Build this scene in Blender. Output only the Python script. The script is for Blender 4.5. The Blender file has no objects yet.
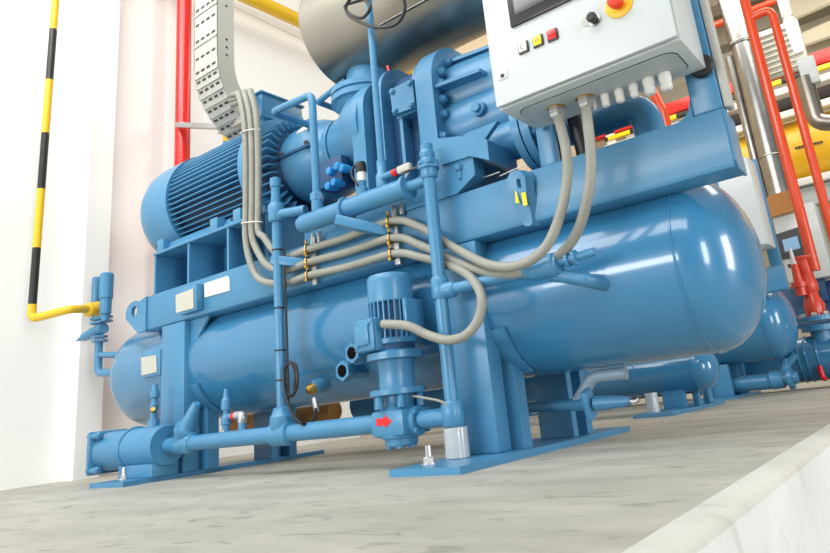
import bpy, bmesh, math, random
from mathutils import Vector, Matrix
random.seed(7)
PI = math.pi
SC = bpy.context.scene
COL = SC.collection
V = Vector

# ------------------------------------------------------------------ camera
RM = Matrix(((0.80471304, 0.58370969, -0.10825861),
             (-0.24942739, 0.16694983, -0.95389398),
             (-0.53872341, 0.79461359, 0.27993989)))
F, CX, CY, CAMP = 659.71, 465.66, 210.46, V((0, 0, 0.17))
cd = bpy.data.cameras.new('camera')
cam = bpy.data.objects.new('camera', cd)
COL.objects.link(cam)
cd.sensor_width = 36
cd.lens = F * 36 / 830
cd.shift_x = -(CX - 415) / 830
cd.shift_y = (CY - 276.5) / 830
cd.clip_start = 0.02
m3 = Matrix((RM[0], -RM[1], -RM[2])).transposed()
cam.matrix_world = Matrix.Translation(CAMP) @ m3.to_4x4()
SC.camera = cam


def A(px, py, Y=None, Z=None, X=None):
    """the point of the place seen at a pixel of the photograph, on a plane of known X, Y or Z"""
    d = RM.transposed() @ V(((px - CX) / F, (py - CY) / F, 1))
    i, v = (1, Y) if Y is not None else (2, Z) if Z is not None else (0, X)
    return CAMP + d * ((v - CAMP[i]) / d[i])


# ------------------------------------------------------------------ materials
def mat(name, col, rough=.5, metal=0., coat=0., noise=0., nscale=8., bump=0., bscale=40., emit=None, col2=None, spec=.5):
    m = bpy.data.materials.new(name)
    m.use_nodes = True
    nt = m.node_tree
    b = nt.nodes['Principled BSDF']
    c = (*col, 1)
    b.inputs['Base Color'].default_value = c
    b.inputs['Roughness'].default_value = rough
    b.inputs['Metallic'].default_value = metal
    b.inputs['Coat Weight'].default_value = coat
    b.inputs['Coat Roughness'].default_value = .06
    b.inputs['Specular IOR Level'].default_value = spec
    tc = nt.nodes.new('ShaderNodeTexCoord')
    if noise or col2:
        n = nt.nodes.new('ShaderNodeTexNoise')
        n.inputs['Scale'].default_value = nscale
        n.inputs['Detail'].default_value = 6
        nt.links.new(tc.outputs['Object'], n.inputs['Vector'])
        r = nt.nodes.new('ShaderNodeValToRGB')
        k2 = col2 or tuple(min(1, x * (1 + noise)) for x in col)
        k1 = col if col2 else tuple(x * (1 - noise) for x in col)
        r.color_ramp.elements[0].position = .35
        r.color_ramp.elements[1].position = .65
        r.color_ramp.elements[0].color = (*k1, 1)
        r.color_ramp.elements[1].color = (*k2, 1)
        nt.links.new(n.outputs['Fac'], r.inputs['Fac'])
        nt.links.new(r.outputs['Color'], b.inputs['Base Color'])
    if bump:
        n2 = nt.nodes.new('ShaderNodeTexNoise')
        n2.inputs['Scale'].default_value = bscale
        n2.inputs['Detail'].default_value = 3
        nt.links.new(tc.outputs['Object'], n2.inputs['Vector'])
        bp = nt.nodes.new('ShaderNodeBump')
        bp.inputs['Strength'].default_value = bump
        bp.inputs['Distance'].default_value = .01
        nt.links.new(n2.outputs['Fac'], bp.inputs['Height'])
        nt.links.new(bp.outputs['Normal'], b.inputs['Normal'])
    if emit:
        b.inputs['Emission Color'].default_value = (*col, 1)
        b.inputs['Emission Strength'].default_value = emit
    return m


M = dict(
    blue=mat('blue_paint', (.056, .226, .405), .36, coat=.06, noise=.05, nscale=5, bump=.02, bscale=60),
    shell=mat('blue_vessel_paint', (.038, .196, .375), .22, coat=.5, noise=.04, nscale=4, bump=.025, bscale=9),
    darkblue=mat('blue_shadow_gap', (.008, .065, .165), .5, noise=.05),  # darker copy of the blue, shade between fins and ribs put into the colour
    bright=mat('bright_blue_plug', (.02, .27, .62), .35),
    wall=mat('painted_wall', (.90, .905, .875), .85, noise=.012, nscale=.8),
    wallw=mat('white_pillar_paint', (.87, .89, .87), .85, noise=.01, nscale=.8),
    upper=mat('upper_wall_paint', (.90, .895, .85), .85),
    ceil=mat('ceiling_paint', (.80, .74, .60), .8),
    beam=mat('ceiling_beam', (.52, .48, .38), .7),
    black=mat('black_rubber', (.012, .012, .014), .45),
    blackp=mat('black_plastic', (.02, .02, .022), .3),
    cable=mat('grey_cable_sheath', (.275, .28, .24), .5, noise=.05, nscale=20),
    red=mat('red_pipe_paint', (.75, .012, .008), .35, coat=.3),
    orange=mat('orange_pipe_paint', (.70, .06, .010), .35, coat=.3),
    redv=mat('red_valve_paint', (.66, .05, .02), .35, coat=.3),
    yellow=mat('yellow_paint', (.82, .50, .012), .35, coat=.3),
    ytank=mat('yellow_tank_paint', (.80, .44, .012), .4, coat=.2),
    brown=mat('brown_cardboard', (.42, .19, .05), .8),
    steel=mat('stainless_steel', (.34, .315, .275), .33, metal=1., noise=.08, nscale=3, bump=.01, bscale=30),
    clad=mat('silver_cladding', (.40, .40, .39), .28, metal=1., noise=.12, nscale=5, bump=.12, bscale=6),
    zinc=mat('zinc_plated_steel', (.50, .50, .49), .38, metal=.8),
    brass=mat('brass', (.55, .33, .08), .3, metal=1.),
    tray=mat('cable_tray_paint', (.45, .45, .41), .5),
    cab=mat('cabinet_paint', (.56, .605, .60), .38, coat=.2),
    cabd=mat('gland_plate_paint', (.45, .50, .50), .42),
    white=mat('white_plastic', (.70, .70, .66), .4),
    plate=mat('blank_nameplate', (.50, .49, .42), .5),
    screen=mat('dark_screen_glass', (.03, .022, .02), .08, coat=.6),
    blueglow=mat('lit_screen', (.16, .30, .46), .3, emit=.6),
    yellowb=mat('yellow_button', (.85, .70, .02), .35),
    redb=mat('red_button', (.70, .01, .015), .3),
    estopred=mat('orange_red_button', (.80, .045, .01), .3),
    farwall=mat('tan_far_wall', (.60, .49, .33), .85, noise=.02),
    estop=mat('yellow_disc', (.90, .50, .01), .4),
    gravel=mat('clear_plastic_sleeve', (.42, .46, .48), .18, noise=.06, coat=.5),
    tan=mat('tan_panel', (.60, .46, .26), .7),
    palepipe=mat('pale_blue_grey_paint', (.24, .34, .42), .35),
    backwall=mat('beige_back_wall', (.74, .69, .56), .85),
    lamp=mat('lit_lamp_cover', (.95, .96, 1.), .4, emit=.55),
    bore=mat('bore_shade', (.006, .006, .006), .95, spec=.05),  # near black disc colour, painted shade for the inside of the ports
    grille=mat('grey_grille', (.58, .57, .50), .5),
)


def concrete(name, c1, c2, c3, sc):
    m = bpy.data.materials.new(name)
    m.use_nodes = True
    nt = m.node_tree
    b = nt.nodes['Principled BSDF']
    b.inputs['Roughness'].default_value = .62
    tc = nt.nodes.new('ShaderNodeTexCoord')
    mp = nt.nodes.new('ShaderNodeMapping')
    mp.inputs['Scale'].default_value = sc
    nt.links.new(tc.outputs['Object'], mp.inputs['Vector'])
    n1 = nt.nodes.new('ShaderNodeTexNoise'); n1.inputs['Scale'].default_value = 2.2; n1.inputs['Detail'].default_value = 9; n1.inputs['Roughness'].default_value = .6
    n2 = nt.nodes.new('ShaderNodeTexNoise'); n2.inputs['Scale'].default_value = 9; n2.inputs['Detail'].default_value = 8
    n2.inputs['Distortion'].default_value = 1.2
    for n in (n1, n2):
        nt.links.new(mp.outputs['Vector'], n.inputs['Vector'])
    r1 = nt.nodes.new('ShaderNodeValToRGB')
    r1.color_ramp.elements[0].position = .36; r1.color_ramp.elements[0].color = (*c1, 1)
    r1.color_ramp.elements[1].position = .66; r1.color_ramp.elements[1].color = (*c2, 1)
    nt.links.new(n1.outputs['Fac'], r1.inputs['Fac'])
    r2 = nt.nodes.new('ShaderNodeValToRGB')
    r2.color_ramp.elements[0].position = .30; r2.color_ramp.elements[0].color = (1, 1, 1, 1)
    r2.color_ramp.elements[1].position = .42; r2.color_ramp.elements[1].color = (0, 0, 0, 1)
    nt.links.new(n2.outputs['Fac'], r2.inputs['Fac'])
    mx = nt.nodes.new('ShaderNodeMixRGB')
    mx.inputs[2].default_value = (*c3, 1)
    ml = nt.nodes.new('ShaderNodeMath'); ml.operation = 'MULTIPLY'; ml.inputs[1].default_value = .7
    nt.links.new(r2.outputs['Color'], ml.inputs[0])
    nt.links.new(ml.outputs[0], mx.inputs[0])
    nt.links.new(r1.outputs['Color'], mx.inputs[1])
    nt.links.new(mx.outputs[0], b.inputs['Base Color'])
    bp = nt.nodes.new('ShaderNodeBump'); bp.inputs['Strength'].default_value = .12; bp.inputs['Distance'].default_value = .01
    nt.links.new(n2.outputs['Fac'], bp.inputs['Height'])
    nt.links.new(bp.outputs['Normal'], b.inputs['Normal'])
    return m


M['conc'] = concrete('grey_concrete', (.335, .325, .278), (.465, .45, .39), (.20, .195, .165), (1.0, 2.6, 1))
M['concw'] = concrete('pale_concrete', (.66, .68, .66), (.78, .80, .79), (.55, .56, .53), (1, 1, 1))
M['conce'] = concrete('kerb_concrete', (.52, .52, .47), (.64, .64, .59), (.45, .44, .40), (1, 1, 1))


def striped(name, axis, period, c1, c2, phase=0.):
    m = bpy.data.materials.new(name); m.use_nodes = True
    nt = m.node_tree; b = nt.nodes['Principled BSDF']; b.inputs['Roughness'].default_value = .4
    tc = nt.nodes.new('ShaderNodeTexCoord'); sp = nt.nodes.new('ShaderNodeSeparateXYZ')
    nt.links.new(tc.outputs['Object'], sp.inputs[0])
    a = nt.nodes.new('ShaderNodeMath'); a.operation = 'MULTIPLY_ADD'; a.inputs[1].default_value = 1 / period; a.inputs[2].default_value = phase
    nt.links.new(sp.outputs[axis], a.inputs[0])
    f = nt.nodes.new('ShaderNodeMath'); f.operation = 'FRACT'; nt.links.new(a.outputs[0], f.inputs[0])
    g = nt.nodes.new('ShaderNodeMath'); g.operation = 'GREATER_THAN'; g.inputs[1].default_value = .5; nt.links.new(f.outputs[0], g.inputs[0])
    x = nt.nodes.new('ShaderNodeMixRGB'); x.inputs[1].default_value = (*c1, 1); x.inputs[2].default_value = (*c2, 1)
    nt.links.new(g.outputs[0], x.inputs[0]); nt.links.new(x.outputs[0], b.inputs['Base Color'])
    return m


# ------------------------------------------------------------------ mesh helpers
def fillet(pts, rad, seg=6):
    out = [pts[0]]
    for i in range(1, len(pts) - 1):
        p, a, b = pts[i], pts[i - 1], pts[i + 1]
        u, w = (a - p), (b - p)
        lu, lw = u.length, w.length
        u.normalize(); w.normalize()
        ang = u.angle(w)
        if ang > PI - .03:
            out.append(p); continue
        t = min(rad / math.tan(ang / 2), lu * .48, lw * .48)
        s, e = p + u * t, p + w * t
        for k in range(seg + 1):
            q = k / seg
            out.append((1 - q) ** 2 * s + 2 * q * (1 - q) * p + q * q * e)
    out.append(pts[-1])
    return out


def spline(pts, n=8):
    P = [pts[0] * 2 - pts[1]] + list(pts) + [pts[-1] * 2 - pts[-2]]
    out = []
    for i in range(1, len(P) - 2):
        a, b, c, d = P[i - 1:i + 3]
        for k in range(n):
            t = k / n
            out.append(.5 * ((2 * b) + (c - a) * t + (2 * a - 5 * b + 4 * c - d) * t * t + (3 * b - a - 3 * c + d) * t ** 3))
    out.append(pts[-1])
    return out


class MB:
    def __init__(s):
        s.bm = bmesh.new()

    def box(s, x0, x1, y0, y1, z0, z1, bev=0.):
        return s.obox(V(((x0 + x1) / 2, (y0 + y1) / 2, (z0 + z1) / 2)), (abs(x1 - x0), abs(y1 - y0), abs(z1 - z0)), None, bev)

    def obox(s, c, size, rot=None, bev=0.):
        t = bmesh.new()
        bmesh.ops.create_cube(t, size=1)
        bmesh.ops.scale(t, vec=size, verts=t.verts)
        if bev:
            bmesh.ops.bevel(t, geom=list(t.edges), offset=min(bev, min(size) * .45), segments=2, profile=.5, affect='EDGES')
        mt = Matrix.Translation(c) @ (rot.to_4x4() if rot else Matrix())
        bmesh.ops.transform(t, matrix=mt, verts=t.verts)
        s._merge(t)
        return s

    def _merge(s, t):
        me = bpy.data.meshes.new('tmp')
        t.to_mesh(me); t.free()
        s.bm.from_mesh(me)
        bpy.data.meshes.remove(me)

    def bar(s, p, q, w, h, up=V((0, 0, 1)), bev=.002):
        d = q - p
        x = d.normalized()
        y = up.cross(x)
        if y.length < 1e-4: y = V((0, 1, 0)).cross(x)
        y.normalize()
        z = x.cross(y)
        return s.obox((p + q) / 2, (d.length, w, h), Matrix((x, y, z)).transposed(), bev)

    def tube(s, pts, r, n=14, bend=None, caps=True, radii=None):
        pts = [V(p) for p in pts]
        if bend: pts = fillet(pts, bend)
        d0 = (pts[1] - pts[0]).normalized()
        u = d0.orthogonal().normalized()
        rings = []
        for i, p in enumerate(pts):
            if i == 0: d = d0
            elif i == len(pts) - 1: d = (pts[-1] - pts[-2]).normalized()
            else: d = ((pts[i + 1] - p).normalized() + (p - pts[i - 1]).normalized()).normalized()
            u = (u - d * u.dot(d)).normalized()
            w = d.cross(u)
            rr = radii[i] if radii else r
            rings.append([s.bm.verts.new(p + (u * math.cos(2 * PI * k / n) + w * math.sin(2 * PI * k / n)) * rr) for k in range(n)])
        for a, b in zip(rings, rings[1:]):
            for k in range(n):
                s.bm.faces.new((a[k], a[(k + 1) % n], b[(k + 1) % n], b[k]))
        if caps:
            s.bm.faces.new(rings[0][::-1]); s.bm.faces.new(rings[-1])
        return s

    def ring(s, c, axis, R, r, n=32, m=8, a0=0, a1=2 * PI, ref=None):
        ax = V(axis).normalized()
        u = V(ref).normalized() if ref else ax.orthogonal().normalized()
        w = ax.cross(u)
        pts = [c + (u * math.cos(a0 + (a1 - a0) * k / n) + w * math.sin(a0 + (a1 - a0) * k / n)) * R for k in range(n + 1)]
        if abs(a1 - a0 - 2 * PI) < 1e-6: pts[-1] = pts[0].copy()
        return s.tube(pts, r, n=m)

    def lathe(s, prof, o, axis, n=32, phase=0.):
        """prof: (distance along the axis, radius)"""
        ax = V(axis).normalized()
        u = V((0, 0, 1)) if abs(ax.z) < .9 else V((1, 0, 0))
        u = (u - ax * u.dot(ax)).normalized()
        w = ax.cross(u)
        prev = None
        for a, r in prof:
            c = o + ax * a
            if r < 1e-5: ring = [s.bm.verts.new(c)]
            else: ring = [s.bm.verts.new(c + (u * math.cos(2 * PI * k / n + phase) + w * math.sin(2 * PI * k / n + phase)) * r) for k in range(n)]
            if prev:
                if len(prev) == 1 and len(ring) > 1:
                    for k in range(n): s.bm.faces.new((prev[0], ring[(k + 1) % n], ring[k]))
                elif len(ring) == 1 and len(prev) > 1:
                    for k in range(n): s.bm.faces.new((prev[k], prev[(k + 1) % n], ring[0]))
                elif len(prev) > 1:
                    for k in range(n): s.bm.faces.new((prev[k], prev[(k + 1) % n], ring[(k + 1) % n], ring[k]))
            elif len(ring) > 1:
                s.bm.faces.new(ring[::-1])
            prev = ring
        if len(prev) > 1: s.bm.faces.new(prev)
        return s

    def cyl(s, p, q, r, n=20, bev=0.):
        d = q - p; L = d.length
        pr = [(0, r), (L, r)] if not bev else [(0, r - bev), (bev, r), (L - bev, r), (L, r - bev)]
        return s.lathe(pr, p, d, n)

    def hexb(s, p, axis, r=.011, h=.009, stud=.0):
        s.lathe([(0, r), (h * .85, r), (h, r * .85)], p, axis, 6)
        if stud: s.lathe([(h, r * .55), (h + stud, r * .5)], p, axis, 10)
        return s

    def prism(s, pts, ext, holes=()):
        t = bmesh.new()
        es = []
        for loop in [pts, *holes]:
            vs = [t.verts.new(V(p)) for p in loop]
            for i in range(len(vs)): es.append(t.edges.new((vs[i], vs[(i + 1) % len(vs)])))
        bmesh.ops.triangle_fill(t, edges=es, use_beauty=True)
        r = bmesh.ops.extrude_face_region(t, geom=list(t.faces))
        bmesh.ops.translate(t, vec=V(ext), verts=[g for g in r['geom'] if isinstance(g, bmesh.types.BMVert)])
        bmesh.ops.recalc_face_normals(t, faces=t.faces)
        s._merge(t)
        return s


BASE = {}


def link(name, mb, material, parent=None, label=None, smooth=35, base=None):
    bm = mb.bm
    bmesh.ops.recalc_face_normals(bm, faces=bm.faces)
    off = BASE.get(parent.name, V()) if parent else (base or V())
    if off.length: bmesh.ops.translate(bm, vec=-off, verts=bm.verts)
    for f in bm.faces: f.smooth = True
    for e in bm.edges:
        if len(e.link_faces) == 2 and e.calc_face_angle(0) > math.radians(smooth): e.smooth = False
    me = bpy.data.meshes.new(name)
    bm.to_mesh(me); bm.free()
    me.materials.append(material)
    o = bpy.data.objects.new(name, me)
    COL.objects.link(o)
    if parent:
        o.parent = parent
    else:
        o.location = off
    BASE[o.name] = off
    if label: o['label'] = label
    return o


def tag(o, label, cat, group=None):
    o['label'] = label; o['category'] = cat
    if group: o['group'] = group
    return o


def thing(name, label, cat, loc, group=None):
    o = bpy.data.objects.new(name, None)
    o.empty_display_size = .05
    COL.objects.link(o)
    o.location = loc
    BASE[o.name] = V(loc)
    return tag(o, label, cat, group)


def struct(name, mb, material):
    o = link(name, mb, material)
    o['kind'] = 'structure'
    return o


# ================================================================== the setting
WX = -4.22
struct('floor', MB().box(-8, 8, -8, 14, -1.0, -.62), M['conc'])
edge = -.338
b = MB()
b.box(-6, edge, -3, 13, -.60, 0)
struct('trim_1', b, M['conc'])['label'] = 'concrete machine plinth'
# kerb band with a rounded arris along the end of the plinth
def kerb(y):
    return [V((edge, y, 0)), V((edge + .024, y, -.0015)), V((edge + .042, y, -.005)), V((edge + .050, y, -.011)), V((edge + .053, y, -.017)), V((edge, y, -.017))]
struct('trim_2', MB().prism(kerb(-3), (0, 16, 0)), M['conce'])
struct('trim_3', MB().box(edge, edge + .053, -3, 13, -.60, -.017), M['concw'])
# left wall with its pillar
struct('wall_left', MB().box(WX - .3, WX, -8, 4.25, -.6, 3.64), M['wall'])
struct('wall_left_far', MB().box(WX - .3, WX, 4.25, 14, -.6, 3.64), M['farwall'])
struct('wall_left_upper', MB().box(WX - .3, WX + .006, -8, 4.25, 3.64, 5.2), M['upper'])
struct('wall_left_far_upper', MB().box(WX - .3, WX + .006, 4.25, 14, 3.64, 7.0), M['farwall'])
struct('trim_4', MB().box(WX - .1, -4.10, 1.885, 2.03, -.6, 5.0), M['wallw'])
struct('wall_back', MB().box(-8, 8, 13.0, 13.3, -1, 7.2), M['backwall'])
# ceiling of broad panels with olive beams across
b = MB(); b.box(-6, 8, 3.0, 14, 7.0, 7.2)
struct('ceiling', b, M['ceil'])
for i, (y, z, h) in enumerate(((12.6, 5.35, .5), (12.6, 6.3, .4), (11.2, 6.4, .4))):
    struct('trim_%d' % (5 + i), MB().box(-6, 6, y, y + .4, z, z + h), M['beam'])

exec_later = []

# ================================================================== machine frame
YF, YB = 1.741, 1.835
YC, ZC, RV = 2.02, .497, .264          # the separator vessel


def arcpts(X, r, a0, a1, n=24):
    """points around the vessel axis, angles from straight down, positive to the front"""
    return [V((X, YC - r * math.sin(a0 + (a1 - a0) * k / n), ZC - r * math.cos(a0 + (a1 - a0) * k / n))) for k in range(n + 1)]


fr = thing('compressor_skid_frame', 'long blue welded steel frame carrying the nearest big compressor and motor', 'machine frame', (-1.9, 2.0, 0))
def beam_mb(y0, y1, L=2.83):
    b = MB()
    prof = [(y0, .845), (y0, .694), (y0 + .005, .683), (y0 + .018, .677), (y1, .677), (y1, .845)]
    b.prism([V((-3.16, y, z)) for y, z in prof], (L, 0, 0))
    return b
link('rail_beam', beam_mb(YF, YB), M['blue'], fr)
link('rail_beam', beam_mb(2.205, 2.30, 2.66), M['blue'], fr)
# end plate standing proud at the right end of the rail
b = MB()
b.prism([V((-.33, YF + .003, .845)), V((-.33, YF + .003, .70)), V((-.33, YF + .02, .677)), V((-.33, YB + .004, .675)), V((-.33, YB + .004, .83)), V((-.33, YF + .02, .845))], (.007, 0, 0))
link('end_plate', b, M['blue'], fr)
for x in (-3.1, -2.2, -1.0):
    link('cross_member', MB().box(x - .04, x + .04, YB - .01, 2.21, .76, .84, .004), M['blue'], fr)
# lifting lugs
b = MB()
cx, cz = -3.232, .79
o = [V((-3.12, YF - .008, .845)), V((-3.12, YF - .008, .678)), V((-3.19, YF - .008, .676)), V((-3.308, YF - .008, .765))]
o += [V((cx - .075 * math.cos(t), YF - .008, cz + .052 * math.sin(t))) for t in [PI * k / 10 for k in range(0, 8)]]
h = [V((-3.228 + .026 * math.cos(2 * PI * k / 16), YF - .008, .789 + .027 * math.sin(2 * PI * k / 16))) for k in range(16)]
b.prism(o, (0, .016, 0), [h])
link('lifting_lug', b, M['blue'], fr)
b = MB()
p0, p1 = A(514, 176, Y=1.70), A(527, 224, Y=1.735)
def lugp(px, py, t):
    return A(px, py, Y=1.70 + .035 * t)
o = [lugp(507, 190, .2), lugp(507, 179, .05), lugp(510, 172.5, 0), lugp(516, 170, 0), lugp(521, 172, 0), lugp(525, 177, .05), lugp(526, 188, .2), lugp(532.5, 222, 1), lugp(530, 226, 1), lugp(525, 226, 1), lugp(521, 222, .95)]
h = [lugp(516, 180, .1), lugp(518, 178.2, .1), lugp(520, 179.5, .1), lugp(521.5, 187, .25), lugp(519.5, 188.5, .25), lugp(517.5, 187, .25)]
b.prism(o, (.016, .024, 0), [h])
lug = link('lifting_lug', b, M['blue'], fr)
b = MB()
for q in ([(515, 190), (517, 193), (519.5, 203), (515.5, 203)], [(521, 193), (525.5, 192), (527.5, 205), (523.5, 206)]):
    b.prism([A(x, y, Y=1.7085) for x, y in q], (0, .001, 0))
link('sticker', b, M['yellowb'], lug, 'yellow warning sticker')

# columns
for x1, tall in ((-2.803, .677), (-1.16, .677)):
    link('column', MB().box(x1 - .187, x1, YF + .001, YF + .075, .02, tall, .004), M['blue'], fr)
    link('column', MB().box(x1 - .187, x1 - .13, 2.235, 2.295, .30, tall, .004), M['blue'], fr)
# saddle webs under the vessel, with ribs and wear pads
for xw in (-2.775, -1.135):
    for ya_, yb_, zt in ((1.82, 1.895, .30), (2.20, 2.34, .31)):
        def vz(y):
            return ZC - math.sqrt(max(1e-6, (RV + .006) ** 2 - (y - YC) ** 2))
        ys = [ya_ + (yb_ - ya_) * k / 6 for k in range(7)]
        pts = [V((xw - .075, ya_, .02))] + [V((xw - .075, y, min(.40, vz(y)))) for y in ys] + [V((xw - .075, yb_, .02))]
        link('saddle_web', MB().prism(pts, (.012, 0, 0)), M['blue'], fr)
    for ya_, yb_ in ((1.845, 1.90), (2.19, 2.225), (2.30, 2.345)):
        zt = min(vz(ya_), .36)
        b = MB().prism([V((xw - (.135 if ya_ == 2.19 else .06), ya_, .02)), V((xw - (.135 if ya_ == 2.19 else .06), ya_, zt)), V((xw - .02, ya_, zt)), V((xw, ya_, zt - .025)), V((xw, ya_, .02))], (0, yb_ - ya_, 0))
        link('saddle_rib', b, M['blue'], fr)
    for a0_, a1_ in ((.42, 1.15), (-1.15, -.42)):
        inn, out = arcpts(0, RV + .002, a0_, a1_, 14), arcpts(0, RV + .012, a0_, a1_, 14)
        link('saddle_pad', MB().prism([V((xw - .10, p.y, p.z)) for p in inn + out[::-1]], (.13, 0, 0)), M['blue'], fr)
# triangular gusset under the rail by the far column
b = MB()
b.prism([V((-2.80, YF + .03, .676)), V((-2.66, YF + .03, .676)), V((-2.80, YF + .03, .53))], (0, .012, 0))
link('gusset', b, M['blue'], fr)
# base plates with anchor bolts
for x0, x1, yf in ((-3.085, -2.812, 1.487), (-1.325, -1.082, 1.437)):
    b = MB()
    b.prism([V((x0, yf, .0)), V((x1, yf + .0, .0)), V((x1, 2.56, .0)), V((x0, 2.56, .0))], (0, 0, .0195))
    bp = link('base_plate', b, M['blue'], fr)
    for bx, by in (((x0 + .07), yf + .11), ((x0 + .07), 2.46)):
        if x0 > -2: bx, by = x0 + .062, by - .01
        q = V((bx, by, .0195))
        nb = MB().lathe([(0, .022), (.004, .022)], q, (0, 0, 1), 16).hexb(q + V((0, 0, .004)), (0, 0, 1), .016, .016, .03)
        link('anchor_bolt', nb, M['zinc'], bp, 'silver anchor bolt')
# nameplates on the rail
b = MB()
q = [A(175.5, 295, Y=1.70), A(193, 288.5, Y=1.70), A(193.5, 308, Y=1.70), A(176, 313, Y=1.70)]
b.prism(q, (0, .004, 0))
npl = link('nameplate', b, M['plate'], fr, 'blank cream nameplate')
c = sum(q, V()) / 4
link('bracket', MB().box(c.x - .05, c.x + .085, 1.705, 1.741, c.z - .055, c.z + .065, .003), M['blue'], npl)
b = MB()
b.prism([A(204, 283.5, Y=1.737), A(227, 276, Y=1.737), A(229, 278, Y=1.737), A(229.5, 290.5, Y=1.737), A(204.5, 297.5, Y=1.737)], (0, .004, 0))
link('nameplate', b, M['white'], fr, 'blank white nameplate')
# motor support stools on the rail
for x in (-3.06, -2.775, -2.47, -2.20):
    link('motor_support_web', MB().box(x - .012, x + .002, YF + .002, 2.30, .845, 1.042), M['blue'], fr)
link('motor_support_back', MB().box(-3.06, -2.20, 1.93, 1.942, .845, 1.04), M['blue'], fr)
link('motor_support_top', MB().box(-3.075, -2.18, YF - .004, 2.31, 1.0405, 1.054, .002), M['blue'], fr)
# compressor support
b = MB()
b.prism([V((-1.98, 1.75, .955)), V((-1.40, 1.75, .955)), V((-1.25, 1.73, .98)), V((-1.12, 1.73, .97)), V((-1.12, 1.73, .89)), V((-1.2, 1.73, .846)), V((-1.98, 1.75, .846))], (0, .06, 0))
b.box(-1.98, -1.12, 1.79, 2.25, .95, .965)
link('compressor_support', b, M['blue'], fr)
# posts that carry the control cabinet
b = MB()
b.box(-.405, -.326, YF + .001, YF + .06, .846, 1.62, .008)
b.prism([V((-.405, YF + .004, .846)), V((-.45, YF + .004, .846)), V((-.43, YF + .004, .853)), V((-.415, YF + .004, .868)), V((-.405, YF + .004, .90))], (0, .03, 0))
link('cabinet_post', b, M['blue'], fr)
link('cable_duct', MB().box(-.325, -.305, YF + .012, YF + .058, .85, 1.62, .006), M['tray'], fr, 'pale grey cable duct')
b = MB()
b.box(-.885, -.833, YF + .004, YF + .05, .846, 1.62, .006)
link('cabinet_post', b, M['blue'], fr)
# rounded rubber buffer behind the cabinet corner
link('rubber_buffer', MB().lathe([(0, .03), (.012, .034), (.022, .03)], V((-.352, 1.718, .975)), (0, 1, 0), 20), M['black'], fr, 'black rubber buffer')

# ================================================================== separator vessel
def dome(x, s, r, d, n=9):
    return [(x + s * d * math.sin(PI / 2 * k / n), r * math.cos(PI / 2 * k / n)) for k in range(n + 1)]


def vessel_shell(x0, x1, y, z, r, d):
    prof = [(a, max(rr, 0)) for a, rr in dome(x0, -1, r, d)][::-1] + [(x0 + (x1 - x0) * k / 6, r) for k in range(1, 6)] + [(a, max(rr, 0)) for a, rr in dome(x1, 1, r, d)]
    return MB().lathe(prof, V((0, y, z)), (1, 0, 0), 64)


vs = thing('oil_separator_vessel', 'large glossy blue horizontal vessel with domed end lying inside the nearest frame', 'pressure vessel', (-2.1, YC, ZC))
sh = link('shell', vessel_shell(-3.46, -.535, YC, ZC, RV, .166), M['shell'], vs, smooth=50)
for x in (-.535,):
    link('weld_seam', MB().ring(V((x, YC, ZC)), (1, 0, 0), RV + .0005, .0035, 64, 6), M['shell'], vs)
def port(px, py, Y, r, name='port'):
    p = A(px, py, Y=Y)
    d = V((0, 1, .04)).normalized()
    b = MB().lathe([(0, r), (0.004, r * 1.03), (.03, r * 1.03), (.03, r * .85), (.20, r * .85)], p, d, 6 if name == 'port' else 20)
    o = link(name, b, M['blue'], vs)
    link('port_hole', MB().lathe([(-.0015, r * .45), (-.0005, r * .62), (.004, r * .6)], p, d, 16), M['bore'], o, 'black disc for the shade in the bore')
port(351.5, 353, 1.715, .036); port(342, 371, 1.715, .036)
p = A(314, 388, Y=1.80)
o = link('nozzle', MB().cyl(p, p + V((.05, .14, .06)), .030, bev=.006), M['blue'], vs)
link('plug', MB().lathe([(-.03, .012), (-.022, .02), (0, .022), (.004, .022)], p, V((.05, .14, .06)), 14), M['brass'], o, 'dark brass plug')
p = A(139, 417, Y=1.93)
o = link('nozzle', MB().cyl(p, p + V((.06, .10, .05)), .036, bev=.004), M['blue'], vs)
link('sight_glass', MB().lathe([(-.004, .026), (0, .030), (.003, .03)], p, V((.06, .10, .05)), 16), M['steel'], o, 'round glass sight window')
q = [A(141, 357.5, Y=1.74), A(156, 355, Y=1.74), A(156.5, 372, Y=1.74), A(141.5, 375.5, Y=1.74)]
npl = link('nameplate', MB().prism(q, (0, .003, 0)), M['plate'], vs, 'blank grey-green nameplate')
c = sum(q, V()) / 4
link('bracket', MB().box(c.x - .05, c.x + .09, 1.744, 1.86, c.z - .055, c.z + .065, .003), M['blue'], npl)
# ports where pipes enter the vessel at the far end
p1, p2 = A(143, 354.5, Y=1.86), A(143, 372, Y=1.86)

# ================================================================== motor
MY, MZ, MR = 2.02, 1.315, .282
mo = thing('electric_motor', 'big blue finned electric motor at the far end of the frame', 'motor', (-2.7, MY, MZ - MR))
b = MB()
b.lathe([(-3.285, 0), (-3.285, .17), (-3.272, .225), (-3.24, .265), (-3.19, .284), (-3.13, .288), (-2.965, .288), (-2.965, .262)], V((0, MY, MZ)), (1, 0, 0), 56)
link('fan_cover', b, M['blue'], mo)
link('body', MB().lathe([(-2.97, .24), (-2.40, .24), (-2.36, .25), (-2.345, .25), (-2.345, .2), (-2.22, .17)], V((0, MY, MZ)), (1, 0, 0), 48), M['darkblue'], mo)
b = MB()
NF = 66
for k in range(NF):
    t = 2 * PI * (k + .5) / NF
    d = V((0, math.cos(t), math.sin(t)))
    if d.z < -.80: continue
    c = V((-2.685, MY, MZ)) + d * .256
    w = V((0, -d.z, d.y))
    b.obox(c, (.565, .048, .0062), Matrix((V((1, 0, 0)), d, w)).transposed(), .002)
link('cooling_fins', b, M['blue'], mo)
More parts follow.
